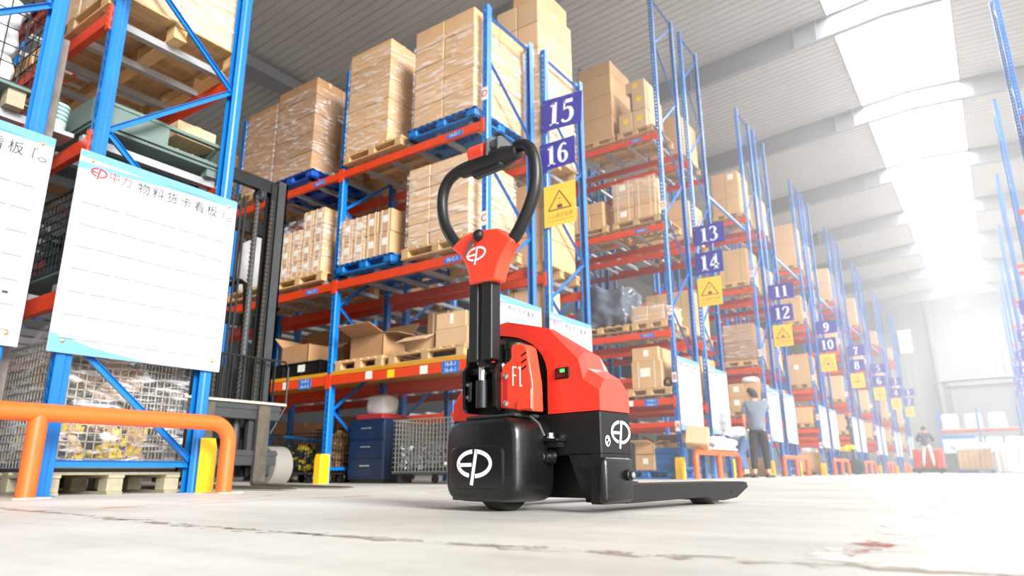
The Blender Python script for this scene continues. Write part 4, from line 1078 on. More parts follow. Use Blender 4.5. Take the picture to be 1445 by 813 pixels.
# deep bay and row 13
for k, (x, L) in enumerate(((-8.2, zd), (-8.2, zc), (-8.2, zb))):
    wood_pallet(x - .6, x + .6, Y, Y + 1.1, L, 'wooden pallet in the second bay of row 14, ' + ('upper', 'middle', 'lower')[k] + ' level'); stack('second bay of row 14, %s level' % ('upper', 'middle', 'lower')[k], 'big brown', x - .55, x + .55, Y + .03, Y + 1.0, L + .14, 2, 1, [.45, .4], CARD, group='cartons in the second bay of row 14')
Y2 = 13.44
for k, (x0, x1, L, hs, nm) in enumerate(((-5.6, -4.75, ze, [.5, .5], 'top shelf'), (-6.0, -4.75, zd, [.45, .45], 'shelf of tag 14-D-1'), (-5.9, -4.8, zc, [.95], 'shelf behind the black bundle'), (-5.7, -4.75, zb, [.4, .4], 'shelf behind the white roll'))):
    wood_pallet(x0, x1, Y2, Y2 + 1.05, L, 'wooden pallet in row 13, ' + nm)
    stack('in row 13, ' + nm, 'brown', x0 + .03, x1 - .03, Y2 + .02, Y2 + 1.0, L + .14, 1 if k == 2 else 2, 1, hs, CARD, straps=GSTRAP if k == 2 else None, group='cartons in row 13')
# ------------------------------------------------------------------ rows 12 to 1
def bay(y, lv, x0, x1, nx, hs, nm, m=CARD, pal=True, **kw):
    wood_pallet(x0 - .03, x1 + .012, y, y + 1.05, lv, 'wooden pallet ' + nm, parts=False)
    stack(nm, kw.pop('look', 'brown'), x0, x1, y + .02, y + 1.0, lv + .14, nx, 1, hs, m, group=nm, **kw)
y = 17.57
bay(y, ze, -5.52, -4.78, 2, [.42, .42, .36], 'top shelf of row twelve', CARD, paper=lambda L, i, j: ((.16, .16) if L == 2 and i == 1 else None))
bay(y, zd, -5.5, -4.75, 1, [.9], 'upper shelf of row twelve', CARD, straps=GSTRAP, look='large green-strapped'); bay(y, zc, -5.55, -4.76, 1, [.5, .45], 'middle shelf of row twelve', CARD3, look='wide')
film(-5.55, -4.76, y + .02, y + 1.0, zc + .2, zc + 1.1, 'clear film on the middle shelf load of row 12')
bay(y, zb, -5.55, -4.75, 2, [.34, .34], 'lowest shelf of row twelve', CARD, paper=lambda L, i, j: ((.14, .14) if i == 0 else None))
carton(-5.45, -4.8, y + .1, y + .8, 0.0, .45, 'brown carton on the floor of row 12 behind the standing worker', CARD3)
sack('white_bag', (-5.0, y + .2, zb + .14 + .685), (.36, .4, .15), 'small white bag on the lowest shelf cartons of row 12', 'bag', m=SACK, seed=44)
bay(19.22, ze, -5.5, -4.75, 1, [.55, .5], 'top shelf of row eleven', CARD2, look='large pale'); bay(19.22, zd, -5.5, -4.75, 1, [.8], 'upper shelf of row eleven', CARD2, look='large pale')
bay(19.22, zc, -5.5, -4.75, 1, [.8], 'middle shelf of row eleven', CARD); bay(19.22, zb, -5.5, -4.75, 1, [.7], 'lowest shelf of row eleven', CARD)
y = 23.52
bay(y, ze, -5.4, -4.72, 1, [.75, .7], 'top shelf of row ten', CARD, look='large brown'); bay(y, zd, -5.45, -4.75, 1, [.85], 'upper shelf of row ten', CARD, look='large')
bay(y, zc, -5.45, -4.72, 1, [.95], 'middle shelf of row ten', CARD, look='large', paper=(.14, .14)); bay(y, zb, -5.45, -4.8, 1, [.5], 'lowest shelf of row ten', CARD, look='plain')
for k, (yy, n) in enumerate(((25.17, 9), (29.37, 8), (31.0, 7), (35.47, 6), (37.1, 5), (41.77, 4), (43.4, 3), (48.27, 2))):
    for lv, nm, h in ((ze, 'top', [.7, .6]), (zd, 'upper', [.85]), (zc, 'middle', [.9]), (zb, 'lowest', [.65])):
        if n in (9, 7, 5, 3) and nm in ('middle', 'lowest'): continue
        bay(yy, lv, -5.4, -4.75, 1, [h[0]] if n < 6 else h, '%s shelf of row %s' % (nm, NUMW[n]), CARD if n % 2 else CARD2, look='large brown')
wood_pallet(-5.5, -4.73, 23.66, 24.45, 0, 'wooden pallet on the floor of row 10'); carton(-5.42, -4.74, 23.68, 24.3, .14, .55, 'big brown carton on the floor pallet of row 10', CARD)
sack('white_bag', (-5.1, 23.9, .692), (.5, .4, .16), 'white plastic bag on the big carton of row 10', 'bag', m=SACK, seed=46)
# ------------------------------------------------------------------ things at the far end
plastic_pallet(-1.78, -.42, 37.6, 38.7, 0, 'blue plastic pallet on the open floor at the far right')
stack('open-floor pallet at far right', 'strapped brown', -1.74, -.46, 37.65, 38.65, .15, 3, 1, [.42, .42], CARD, straps=STRAP)
sack('white_sheet', (-1.1, 38.15, .99), (1.5, 1.15, .34), 'white plastic sheet draped on the open-floor carton pallet', 'sheet', m=SACK, seed=51, flat=.35, rough=.2)
for k, (x, y, s) in enumerate(((.25, 37.4, 1.5), (.9, 36.2, 1.75), (.05, 39.6, 1.35))): sack('bulk_bag', (x, y, 0), (.8, .8, s * .85), ('nearer white bulk bag at the far right of the floor', 'tallest white bulk bag at the right edge of the frame', 'white bulk bag behind the two others at far right')[k], 'bulk bag', 'white bulk bags', seed=60 + k, flat=.3, rough=.12)
o = thing('storage_rack', 'low orange beam rack in front of the grey roller door', 'rack', (-3.1, 52, 0))
for x in (0.0, 2.1, 4.2):
    for yy in (0, 1.0): G().box(x - .05, x + .05, yy - .04, yy + .04, 0, 3.9).build('post', BLUE, o)
for zz in (1.1, 2.55):
    for yy in (0, 1.0): G().box(0, 4.2, yy - .03, yy + .03, zz - .07, zz + .07).build('beam', BEAM, o)
G().box(0, 4.2, -.02, 1.02, 2.62, 2.65).build('deck_board', WHITE, o); G().box(0, 4.2, -.02, 1.02, 1.17, 1.2).build('deck_board', WHITE, o)
for k in range(3): sack('bulk_bag', (-2.5 + 1.25 * k, 52.5, 2.66), (.9, .85, .95), ('leftmost', 'middle', 'rightmost')[k] + ' white bag on the rack before the roller door', 'bulk bag', 'white bags on the rack before the door', seed=70 + k, flat=.25, rough=.1)
for k in range(3): sack('bulk_bag', (-1.3 + .95 * k, 52.5, 1.215), (.85, .9, .95), ('leftmost', 'middle', 'rightmost')[k] + ' white bag on the lower shelf before the door', 'bulk bag', 'white bags on the lower shelf', seed=80 + k, flat=.25, rough=.1)
o = thing('display_stand', 'grey and blue display stand left of the roller door', 'stand', (-2.2, 49.5, 0)); G().box(-.7, .7, -.2, .2, 0, 1.1, bev=.02).build('base', DKGREY, o); G().box(-.7, 1.0, -.05, .05, 1.1, 2.1, bev=.02).build('panel', mat('pale panel', rgb(214, 228, 236), .4), o); G().box(-.7, 1.0, -.06, .06, 1.95, 2.15).build('panel_header', PBLUE, o)
# pendant lamp
o = thing('pendant_lamp', 'white pendant lamp with a long stem under the ridge', 'lamp', (-.75, 50.6, zroof(-.75) - .02))
G().lathe((0, 0, 0), (0, 0, -1), [(.0, .03), (.1, .05), (.45, .36), (.5, .36), (.5, .02)], 20).build('canopy', WHITE, o, .6); G().cyl((0, 0, -.4), (0, 0, -1.75), .05, n=8).build('stem', WHITE, o)
G().lathe((0, 0, -1.75), (0, 0, -1), [(0, .05), (.1, .08), (.42, .36), (.46, .36), (.40, .3), (.15, .04)], 20).build('lamp_shade', WHITE, o, .6)
# ------------------------------------------------------------------ the red pallet truck in front
REDP = mat('red moulded cover', rgb(244, 62, 46), .3, coat=.5, spec=.5)
REDP2 = mat('orange red cover', rgb(246, 72, 46), .36, coat=.2)
BLKG = mat('black gloss cover', rgb(11, 11, 12), .33, .0, bump=.04, scale=60, coat=.1)
BLKM = mat('black textured steel', rgb(14, 14, 15), .46, .0, bump=.08, scale=180)
BLKR = mat('black grip rubber', rgb(24, 24, 25), .42)
LOGOW = mat('white mark', rgb(240, 240, 240), .4)
CHROME = mat('bright bolt', rgb(205, 200, 196), .25, .9)
TRK = thing('pallet_truck', 'red and black electric pallet truck with loop handle in the middle of the floor', 'pallet truck', (-1.0178, 1.9333, 0), math.radians(-7.946))
CA = -.3425
# hood: top height over lateral position at four stations front to back
A_L = [(-.685, .373), (-.625, .425), (-.605, .475), (-.505, .60), (-.476, .648), (-.40, .654), (-.3425, .639), (-.26, .6175), (-.206, .602), (-.08, .48), (-.062, .412), (0, .373)]
STN = [(.0, 0, 0), (.03, .038, .0), (.119, .042, -.028), (.150, .012, -.05), (.165, -.0, -.075)]
def hz(a, z0, edge, mid):
    e = abs(a - CA) / .3425; e = min(1, max(0, (e - .62) / .2)); return z0 + edge * e + mid * (1 - e)
ARCH = [(-.476, .612), (-.43, .607), (-.386, .598), (-.345, .588), (-.317, .576), (-.28, .556), (-.253, .532), (-.235, .512), (-.222, .485), (-.214, .455)]
def itp(T, a):
    for (x0, z0), (x1, z1) in zip(T, T[1:]):
        if x0 <= a <= x1: return z0 + (z1 - z0) * (a - x0) / (x1 - x0)
    return T[-1][1] if a > T[-1][0] else T[0][1]
cols = sorted(set([a for a, _ in A_L] + [a for a, _ in ARCH]))
ent = []
for a in cols:
    if abs(a + .476) < 1e-6: ent += [(a - .0004, .31), (a + .0004, itp(ARCH, a))]
    elif abs(a + .214) < 1e-6: ent += [(a - .0004, itp(ARCH, a)), (a + .0004, .31)]
    else: ent.append((a, itp(ARCH, a) if -.476 < a < -.214 else .31))
g = G(); bm = g.bm
T = [[bm.verts.new((a, b, hz(a, itp(A_L, a), e, m))) for b, e, m in STN] for a, zb in ent]
Bf = [bm.verts.new((a, 0, zb)) for a, zb in ent]; Bb = [bm.verts.new((a, STN[-1][0], zb)) for a, zb in ent]
for i in range(len(ent) - 1):
    for s in range(len(STN) - 1): bm.faces.new((T[i][s], T[i + 1][s], T[i + 1][s + 1], T[i][s + 1]))
    bm.faces.new((Bf[i], Bf[i + 1], T[i + 1][0], T[i][0])); bm.faces.new((Bb[i + 1], Bb[i], T[i][-1], T[i + 1][-1])); bm.faces.new((Bf[i + 1], Bf[i], Bb[i], Bb[i + 1]))
for i, ds in ((0, 1), (-1, -1)): bm.faces.new([Bf[i]] + [T[i][s] for s in range(len(STN))] + [Bb[i]])
hood = g.build('hood', REDP, TRK, math.radians(14))
bv = hood.modifiers.new('edge', 'BEVEL'); bv.width = .004; bv.segments = 2; bv.limit_method = 'ANGLE'; bv.angle_limit = math.radians(18)
g = G(); g.box(-.33, -.22, .12, .2, .53, .555, bev=.01); g.box(-.31, -.24, .135, .19, .55, .566, bev=.006); g.build('hood_catch', REDP2, TRK)
# cavity lining and black inner arch
g = G()
prof = [(-.478, .31), (-.478, .60)] + [(a, z - .006) for a, z in ARCH[1:]] + [(-.213, .31)]
ins = [(-.462, .31), (-.462, .585)] + [(a - (.0 if a < -.34 else .018), z - .028) for a, z in ARCH[1:-1]] + [(-.238, .44), (-.238, .31)]
n = min(len(prof), len(ins))
for i in range(n - 1):
    p, q, r, s = prof[i], prof[i + 1], ins[i + 1], ins[i]
    g.rings([[(p[0], .012, p[1]), (q[0], .012, q[1]), (r[0], .012, r[1]), (s[0], .012, s[1])], [(p[0], .10, p[1]), (q[0], .10, q[1]), (r[0], .10, r[1]), (s[0], .10, s[1])]])
g.box(-.477, -.214, .085, .12, .30, .56); g.build('cavity_lining', BLKM, TRK)
# chassis
g = G()
g.box(-.685, 0, 0, .165, .175, .31, bev=.004); g.box(-.05, 0, 0, .165, .025, .18, bev=.004); g.box(-.685, -.635, 0, .165, .025, .18, bev=.004); g.box(-.64, -.045, .07, .15, .04, .18)
for x in (-.05, -.637): g.prism([(0, .175), (.06, .175), (.06, .06)], (x - .08, .0, 0), (0, 1, 0), (0, 0, 1), .08)
for q, x in ((1, -.05), (-1, -.635)):
    g.rings([[(x, .02, .175), (x, .02, .07), (x, .03, .07), (x, .03, .175)], [(x - .09 * q, .02, .178), (x - .09 * q, .02, .16), (x - .09 * q, .03, .16), (x - .09 * q, .03, .178)]])
g.build('chassis', BLKM, TRK)
def side_box(sx, par):
    g = G(); g.box(0, .036 * sx, -.035, .122, .03, .166, bev=.016, seg=3); g.box(0, .034 * sx, -.03, .09, .1, .15, bev=.01, seg=2)
    return g.build('side_cover', BLKG, par, .7)
sb = side_box(1, TRK)
g = G(); g.lathe((.034, .085, .112), (1, 0, 0), [(0, .017), (.012, .017), (.014, .013), (.02, .013), (.022, .006)], 18); g.build('key_plug', BLKR, sb, .6)
g = G(); g.lathe((.05, .085, .112), (1, 0, 0), [(0, .009), (.0075, .009), (.008, .004)], 12); g.build('plug_cap', CHROME, sb, .6)
for nm, O, ex in (('right', (.0012, .107, .245), (0, 1, 0)), ('left', (-.6862, .107, .245), (0, -1, 0))):
    g = G(); ep_logo(g, .110, frame(O, ex, (0, 0, 1)), 0, .66, .0008, .085); g.build('maker_mark', LOGOW, TRK)
g = G(); M = frame((.0012, .033, .216), (0, 1, 0), (0, 0, 1)); stroke(g, arc(0, 0, .012, .016, 0, 360, .003, 18), M, 0, .0006); stroke(g, arc(0, .004, .005, .006, 150, -90, .003, 10) + arc(0, -.006, .005, .004, 90, 270, .003, 8), M, 0, .0006); g.build('hook_mark', LOGOW, TRK)
# charge display
dsp = G().box(-.178, -.116, -.006, 0, .422, .46, bev=.003).build('charge_display', mat('display black', rgb(20, 18, 18), .25), TRK)
G().box(-.153, -.134, -.0068, -.006, .443, .454).build('green_light', emat('green lamp', (.05, .8, .12, 1), 1.2), dsp)
g = G()
for k, x in enumerate((-.160, -.148, -.136)): put_text(g, '8', .014, frame((x, -.0066, .434), (1, 0, 0), (0, 0, 1)))
g.build('red_digits', mat('dim red digits', rgb(130, 24, 24), .5), dsp)
# drive unit: black rounded cover, wheel, motor
def sup(cx, cz, hw, hh, y, e=5.5, n=56):
    R = []
    for k in range(n):
        t = 2 * PI * k / n; c, s = math.cos(t), math.sin(t)
        R.append((cx + hw * math.copysign(abs(c) ** (2 / e), c), y, cz + hh * math.copysign(abs(s) ** (2 / e), s)))
    return R
g = G(); CX, CZ = -.372, .163
g.rings([sup(CX, CZ, .15, .118, -.168), sup(CX, CZ, .157, .125, -.1655), sup(CX, CZ, .163, .13, -.158), sup(CX, CZ, .169, .1335, -.14), sup(CX, CZ, .172, .135, -.10), sup(CX, CZ, .173, .135, -.02), sup(CX, CZ, .172, .134, .005), sup(CX, CZ, .160, .125, .014)])
def rr(cx, cz, hw, hh, y): return sup(cx, cz, hw, hh, y, 7, 48)
g.rings([rr(-.382, .139, .128, .072, -.165), rr(-.382, .139, .122, .067, -.1725), rr(-.382, .139, .118, .063, -.1735)])
cov = g.build('drive_cover', BLKG, TRK, math.radians(40))
g = G(); ep_logo(g, .168, frame((-.388, -.1742, .150), (1, 0, 0), (0, 0, 1)), 0, .52, .0008, .082); g.build('maker_mark', LOGOW, cov)
g = G(); g.lathe((-.40, -.06, .1), (1, 0, 0), [(0, .06), (.0, .095), (.008, .1), (.072, .1), (.08, .095), (.08, .06)], 36); g.build('drive_wheel', RUBBER, TRK, .5)
g = G(); g.cyl((-.31, -.055, .296), (-.31, -.055, .545), .038, n=20); g.cyl((-.31, -.055, .53), (-.31, -.055, .552), .041, n=20); g.cyl((-.34, -.02, .3), (-.34, -.02, .5), .03, n=14); g.build('drive_motor', BLKM, TRK, .6)
g = G(); g.box(-.49, -.25, -.12, .0, .298, .310, bev=.004); g.build('steering_plate', DKSTEEL, TRK)
# tiller bracket
g = G()
for a in (-.498, -.350):
    g.prism([(-.125, .335), (-.11, .322), (-.03, .322), (-.02, .36), (-.035, .47), (-.07, .56), (-.09, .568), (-.108, .55), (-.112, .49), (-.13, .465)], (a, 0, 0), (0, 1, 0), (0, 0, 1), .014)
g.box(-.49, -.345, -.06, -.04, .32, .5); g.cyl((-.49, -.09, .465), (-.33, -.09, .465), .016, n=14); g.box(-.475, -.455, -.128, -.09, .36, .43, bev=.004)
br = g.build('tiller_bracket', BLKG, TRK)
g = G(); g.cyl((-.405, -.122, .335), (-.405, -.122, .428), .022, n=20); g.build('gas_spring', BLKM, br, .6)
g = G(); g.cyl((-.405, -.122, .428), (-.405, -.12, .485), .013, n=14); g.box(-.421, -.389, -.137, -.108, .482, .51, bev=.008, seg=2); g.build('spring_rod', CHROME, br, .6)
g = G()
for a, z in ((-.468, .375), (-.468, .418)): g.cyl((a, -.128, z), (a, -.134, z), .006, n=8)
for a, z in ((-.334, .475), ): g.lathe((a, -.09, z), (1, 0, 0), [(0, .012), (.006, .012), (.01, .006)], 12)
g.build('bolt', CHROME, br)
# red side shell with F1
FP = [(-.347, .332), (-.193, .312), (-.196, .405), (-.2175, .52), (-.226, .533), (-.243, .541), (-.286, .543), (-.292, .532), (-.291, .497), (-.30, .488), (-.349, .468), (-.352, .455)]
g = G(); g.prism(FP, (0, -.10, 0), (1, 0, 0), (0, 0, 1), -.055)
fp = g.build('battery_shell', REDP2, TRK, math.radians(30)); bv = fp.modifiers.new('edge', 'BEVEL'); bv.width = .007; bv.segments = 3; bv.limit_method = 'ANGLE'; bv.angle_limit = .5
g = G(); g.rings([[(-.262, -.1, .352), (-.195, -.1, .39), (-.195, -.1, .318), (-.262, -.1, .318)], [(-.258, -.105, .346), (-.198, -.105, .382), (-.198, -.105, .322), (-.258, -.105, .322)]]); g.build('shell_ridge', REDP2, fp)
g = G()
for z in (.501, .478, .455): g.prism([(-.241, z - .006), (-.219, z + .004), (-.219, z + .010), (-.241, z)], (0, -.1012, 0), (1, 0, 0), (0, 0, 1), -.002)
g.build('vent_slot', BLACK, fp)
g = G(); M = frame((-.262, -.1006, .436), (1, 0, 0), (0, 0, 1))
stroke(g, [(-.018, -.034, .0055), (-.018, .03, .0055)], M, 0, .0006); stroke(g, [(-.0205, .03, .0055), (-.001, .026, .0055)], M, 0, .0006); stroke(g, [(-.018, .002, .0055), (-.004, -.001, .0055)], M, 0, .0006)
stroke(g, [(.006, .022, .0055), (.014, .025, .0055)], M, 0, .0006); stroke(g, [(.0145, .0275, .0055), (.0145, -.037, .0055)], M, 0, .0006); stroke(g, [(.0125, -.0365, .0055), (.022, -.038, .0055)], M, 0, .0006)
g.build('model_mark', LOGOW, fp)
g = G()
for z in (.437, .345): g.lathe((-.313, -.1, z), (0, -1, 0), [(0, .011), (.003, .011), (.006, .006)], 14)
g.build('screw', CHROME, fp, .6)
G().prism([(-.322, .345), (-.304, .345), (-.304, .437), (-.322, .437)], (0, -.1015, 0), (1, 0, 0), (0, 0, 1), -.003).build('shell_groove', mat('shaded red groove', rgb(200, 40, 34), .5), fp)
# link between drive unit and chassis
g = G(); g.box(-.262, -.14, -.045, 0, .218, .228, bev=.002); g.box(-.25, -.15, -.03, .0, .2, .22); g.tube([(-.262, -.09, .305), (-.235, -.07, .30), (-.215, -.05, .275), (-.2, -.04, .235)], .008, 8); g.tube([(-.29, -.09, .307), (-.262, -.06, .302), (-.24, -.045, .277), (-.225, -.035, .235)], .006, 8); g.build('link_bracket', BLKM, TRK)
g = G()
for a in (-.23, -.183): g.cyl((a, -.025, .228), (a, -.025, .246), .0115, n=6); g.cyl((a, -.025, .228), (a, -.025, .232), .015, n=12)
g.build('bolt', CHROME, TRK)
g = G(); g.lathe((-.19, -.01, .17), (-.3, -1, 0), [(0, .026), (.012, .026), (.016, .02), (.03, .02), (.034, .016)], 20); g.build('pivot_pin', BLKG, TRK, .6)
g = G(); g.lathe((-.2, -.045, .17), (-.3, -1, 0), [(0, .012), (.004, .012), (.006, .004)], 14); g.build('pin_cap', DKGREY, TRK, .6)
# tiller arm, head, loop handle
g = G(); 
for x0, x1 in ((-.434, -.390), (-.368, -.322)): g.box(x0, x1, -.163, -.115, .49, .785, bev=.006, seg=2)
g.box(-.392, -.366, -.155, -.118, .47, .785)
for z in (.52, .62, .70): g.cyl((-.379, -.155, z), (-.379, -.158, z), .004, n=8)
g.build('tiller_arm', BLKM, TRK)
HEADP = [(-.523, .925), (-.49, .945), (-.455, .957), (-.41, .962), (-.34, .955), (-.285, .945), (-.245, .915), (-.213, .885), (-.235, .868), (-.255, .845), (-.275, .815), (-.288, .782), (-.296, .758), (-.36, .765), (-.424, .765), (-.428, .80), (-.438, .83), (-.455, .862), (-.478, .888)]
g = G(); g.prism(HEADP, (0, -.175, 0), (1, 0, 0), (0, 0, 1), -.06)
hd = g.build('tiller_head', REDP2, TRK, math.radians(30)); bv = hd.modifiers.new('edge', 'BEVEL'); bv.width = .009; bv.segments = 3; bv.limit_method = 'ANGLE'; bv.angle_limit = .6
g = G(); ep_logo(g, .100, frame((-.385, -.1762, .872), (1, 0, 0), (0, 0, 1)), 0, .5, .0008, .082); g.build('maker_mark', LOGOW, hd)
g = G(); g.lathe((-.37, -.172, .935), (0, -1, .35), [(0, .022), (.012, .022), (.018, .02), (.024, .012)], 10); g.build('key_lock', BLACK, hd, .6)
g = G(); M = frame((-.392, -.188, .915), (-.64, 0, -.77), (.77, 0, -.64)); g.box(0, .022, -.011, .011, -.0012, .0012, M=M); g.box(.02, .058, -.0045, .0045, -.0012, .0012, M=M); g.build('key', CHROME, hd)
def smooth3(P, k=5): return smooth_pts(P, k)
LP = [(-.49, -.145, .915), (-.535, -.148, .965), (-.578, -.15, 1.03), (-.598, -.152, 1.10), (-.594, -.154, 1.17), (-.562, -.156, 1.215), (-.51, -.158, 1.232), (-.45, -.16, 1.236)]
RP = [(-.20, -.16, 1.232), (-.158, -.158, 1.222), (-.128, -.156, 1.18), (-.118, -.154, 1.12), (-.126, -.152, 1.05), (-.158, -.15, .985), (-.198, -.148, .93), (-.235, -.145, .895)]
g = G(); g.tube(smooth3(LP), .022, 14); g.build('loop_grip', BLKR, TRK, .8)
g = G(); g.tube(smooth3(RP), .022, 14); g.build('loop_grip', BLKR, TRK, .8)
g = G(); A, B = Vector((-.478, -.16, 1.226)), Vector((-.19, -.16, 1.208)); D = (B - A).normalized()
g.lathe(A, D, [(0, .022), (.002, .028), (.06, .030), (.066, .040), (.215, .040), (.235, .036), (.262, .029), (.285, .025), (.288, .012)], 20)
g.box(-.405, -.25, -.188, -.15, 1.165, 1.20, bev=.01)
con = g.build('control_console', BLKR, TRK, .6)
g = G(); P1 = Vector((-.405, -.178, 1.258)); g.lathe(P1, D, [(0, .02), (.003, .033), (.075, .033), (.078, .02)], 20); g.build('speed_knob', REDP2, con, .6)
g = G(); g.prism([(-.03, -.03), (-.03, .035), (-.012, .045), (.03, .04), (.035, .02), (.012, -.03)], (-.312, -.175, 1.25), (0, 1, 0), (0, 0, 1), .006); g.prism([(-.03, -.03), (-.03, .035), (-.012, .045), (.04, .03), (.012, -.03)], (-.265, -.165, 1.245), (0, 1, 0), (0, 0, 1), .006); g.box(-.31, -.26, -.19, -.13, 1.25, 1.285, bev=.008); g.build('thumb_switch', mat('grey switch', rgb(96, 98, 100), .35, .3), con)
# forks
FORK = [(.12, .083), (.95, .083), (1.0, .079), (1.01, .06), (.905, .022), (.79, .014), (.70, .017), (.66, .030), (.13, .024)]
g = G(); g.prism(FORK, (-.165, 0, 0), (0, 1, 0), (0, 0, 1), .165); g.cyl((.0, .86, .045), (.002, .86, .045), .007, n=12); fm = g.get('fork', BLKM)
FK = []
for x in (0, -.52):
    f = link('fork', fm, TRK, (x, 0, 0)); bv = f.modifiers.new('edge', 'BEVEL'); bv.width = .003; bv.segments = 1; bv.limit_method = 'ANGLE'; FK.append(f)
    G().cyl((-.13, .79, .037), (-.035, .79, .037), .037, n=18).build('load_wheel', mat('pale roller', rgb(120, 116, 110), .5), f, .5, (x * 0, 0, 0))
# ------------------------------------------------------------------ forklift in the side aisle
FL = thing('forklift', 'dark worn forklift with tall mast and lowered forks behind the white board', 'forklift', (-5.9, 3.66, 0))
def rail_g(y, x, h0, h1, w=.11, d=.13, t=.02):
    g = G(); s = 1 if y < 0 else -1
    g.box(x - d / 2, x + d / 2, min(y, y + t * s) - .0, max(y, y + t * s), h0, h1)
    for xx in (x - d / 2, x + d / 2 - t): g.box(xx, xx + t, min(y, y + w * s), max(y, y + w * s), h0, h1)
    return g
for y in (-.50, .50): rail_g(y, 0, .06, 3.12).build('mast_rail', DKGREY, FL)
for y in (-.38, .38): rail_g(y, .03, .1, 3.05, .08, .1, .016).build('inner_rail', BLACK, FL)
for z, x in ((3.06, -.03), (2.55, -.05), (1.6, -.09), (.5, -.09)): G().box(x - .03, x + .03, -.5, .5, z - .06, z + .06, bev=.006).build('cross_member', BLACK, FL)
G().box(.0, .06, -.36, .36, 2.95, 3.05, bev=.005).build('cross_member', BLACK, FL)
for y in (-.2, .2):
    g = G(); g.cyl((.0, y, .2), (.0, y, 1.9), .04, n=14); g.cyl((.0, y, 1.9), (.0, y, 2.95), .024, n=12); g.build('lift_cylinder', DKSTEEL, FL, .6)
    g = G(); g.lathe((.02, y - .03, 2.9), (0, 1, 0), [(0, .03), (0, .075), (.01, .075), (.015, .06), (.045, .06), (.05, .075), (.06, .075), (.06, .03)], 20); g.build('chain_wheel', DKSTEEL, FL, .6)
LINK = mat('oily chain', rgb(70, 64, 58), .45, .5)
for y in (-.31, -.13, .13, .31):
    g = G(); z = .62
    while z < 2.86: g.box(.075, .095, y - .016, y + .016, z, z + .03); g.box(.08, .09, y - .008, y + .008, z + .03, z + .045); z += .046
    g.build('lift_chain', LINK, FL)
for k, y in enumerate((-.05, .0, .05)): G().tube([(.02, y, .5), (.03, y, 1.6), (.03, y, 2.75), (-.01, y, 2.86), (-.05, y, 2.7), (-.06, y, 1.0)], .011, 8).build('hose', RUBBER, FL, .8)
g = G()
for z0, z1 in ((.20, .34), (.62, .76)): g.box(.11, .17, -.56, .56, z0, z1, bev=.006); g.box(.17, .18, -.56, .56, z1 - .05, z1 - .02)
for y in (-.3, .3): g.box(.08, .13, y - .05, y + .05, .2, .8)
g.build('carriage', DKGREY, FL)
g = G()
g.tube([(.16, -.54, .76), (.16, -.54, 1.15), (.16, -.5, 1.2), (.16, .58, 1.2), (.16, .62, 1.15), (.16, .62, .76), (.12, .5, .5)], .011, 8)
for k in range(9): y = -.46 + .115 * k; g.box(.15, .17, y - .006, y + .006, .76, 1.2)
rest = g.build('load_backrest', BLACK, FL)
G().box(.145, .18, -.55, .62, .765, .79, bev=.003).build('worn_bar', mat('worn pale steel', rgb(196, 188, 172), .45, .4), rest)
FKM = mat('worn fork steel', rgb(104, 95, 84), .5, .3, var=.4, scale=12)
for y in (-.22, .36):
    g = G(); g.prism([(.16, .75), (.205, .75), (.205, .06), (.24, .04), (1.36, .02), (1.42, .012), (1.42, .008), (.2, .008), (.165, .04)], (0, y - .065, 0), (1, 0, 0), (0, 0, 1), -.13); g.build('fork', FKM, FL)
g = G(); g.rings([[(-2.2, -.52, .3), (-2.2, .52, .3), (-2.2, .45, 1.15), (-2.2, -.45, 1.15)], [(-1.9, -.58, .22), (-1.9, .58, .22), (-1.9, .5, 1.2), (-1.9, -.5, 1.2)], [(-1.1, -.58, .22), (-1.1, .58, .22), (-1.1, .5, 1.0), (-1.1, -.5, 1.0)]]); g.build('counterweight', DKGREY, FL)
g = G(); g.box(-1.1, -.25, -.56, .56, .22, .55, bev=.02); g.box(-.42, -.25, -.5, .5, .55, 1.15, bev=.03); g.box(-1.1, -.7, -.35, .35, .55, .9, bev=.04); g.box(-1.12, -.98, -.33, .33, .9, 1.35, bev=.05); g.build('body', DKGREY, FL)
g = G()
for y in (-.48, .48): g.tube([(-.35, y, 1.1), (-.5, y, 2.1), (-.6, y, 2.15), (-1.75, y, 2.15), (-1.95, y, 1.15)], .03, 10)
for k in range(7): x = -.6 - .18 * k; g.box(x - .015, x + .015, -.48, .48, 2.14, 2.17)
g.build('overhead_guard', BLACK, FL)
g = G(); g.tube([(-.5 + .0, .16 * math.cos(a), 1.22 + .1 * math.sin(a)) for a in [2 * PI * k / 20 for k in range(20)]], .012, 8, closed=True); g.cyl((-.42, 0, 1.1), (-.5, 0, 1.22), .02); g.build('steering_wheel', RUBBER, FL, .8)
PALE = mat('pale dusty tyre', rgb(132, 128, 122), .6)
for x, y, r, w in ((-.3, .87, .2, .22), (-.3, -.74, .2, .16), (-1.6, .5, .22, .14), (-1.6, -.5, .22, .14)):
    g = G(); g.lathe((x, y - w / 2, r), (0, 1, 0), [(0, r * .55), (0, r * .92), (.015, r), (w - .015, r), (w, r * .92), (w, r * .55)], 28); wh = g.build('wheel', PALE if x > -1 else RUBBER, FL, .6)
    g = G(); g.lathe((x, y - w / 2 + .03, r), (0, 1, 0), [(0, .01), (0, r * .55), (w - .06, r * .55), (w - .06, .01)], 20); g.build('rim', DKSTEEL, wh, .6)
G().box(-.42, -.2, .5, .8, .1, .3, bev=.02).build('wheel_arm', DKGREY, FL); G().box(-.42, -.2, -.68, -.5, .1, .3, bev=.02).build('wheel_arm', DKGREY, FL)
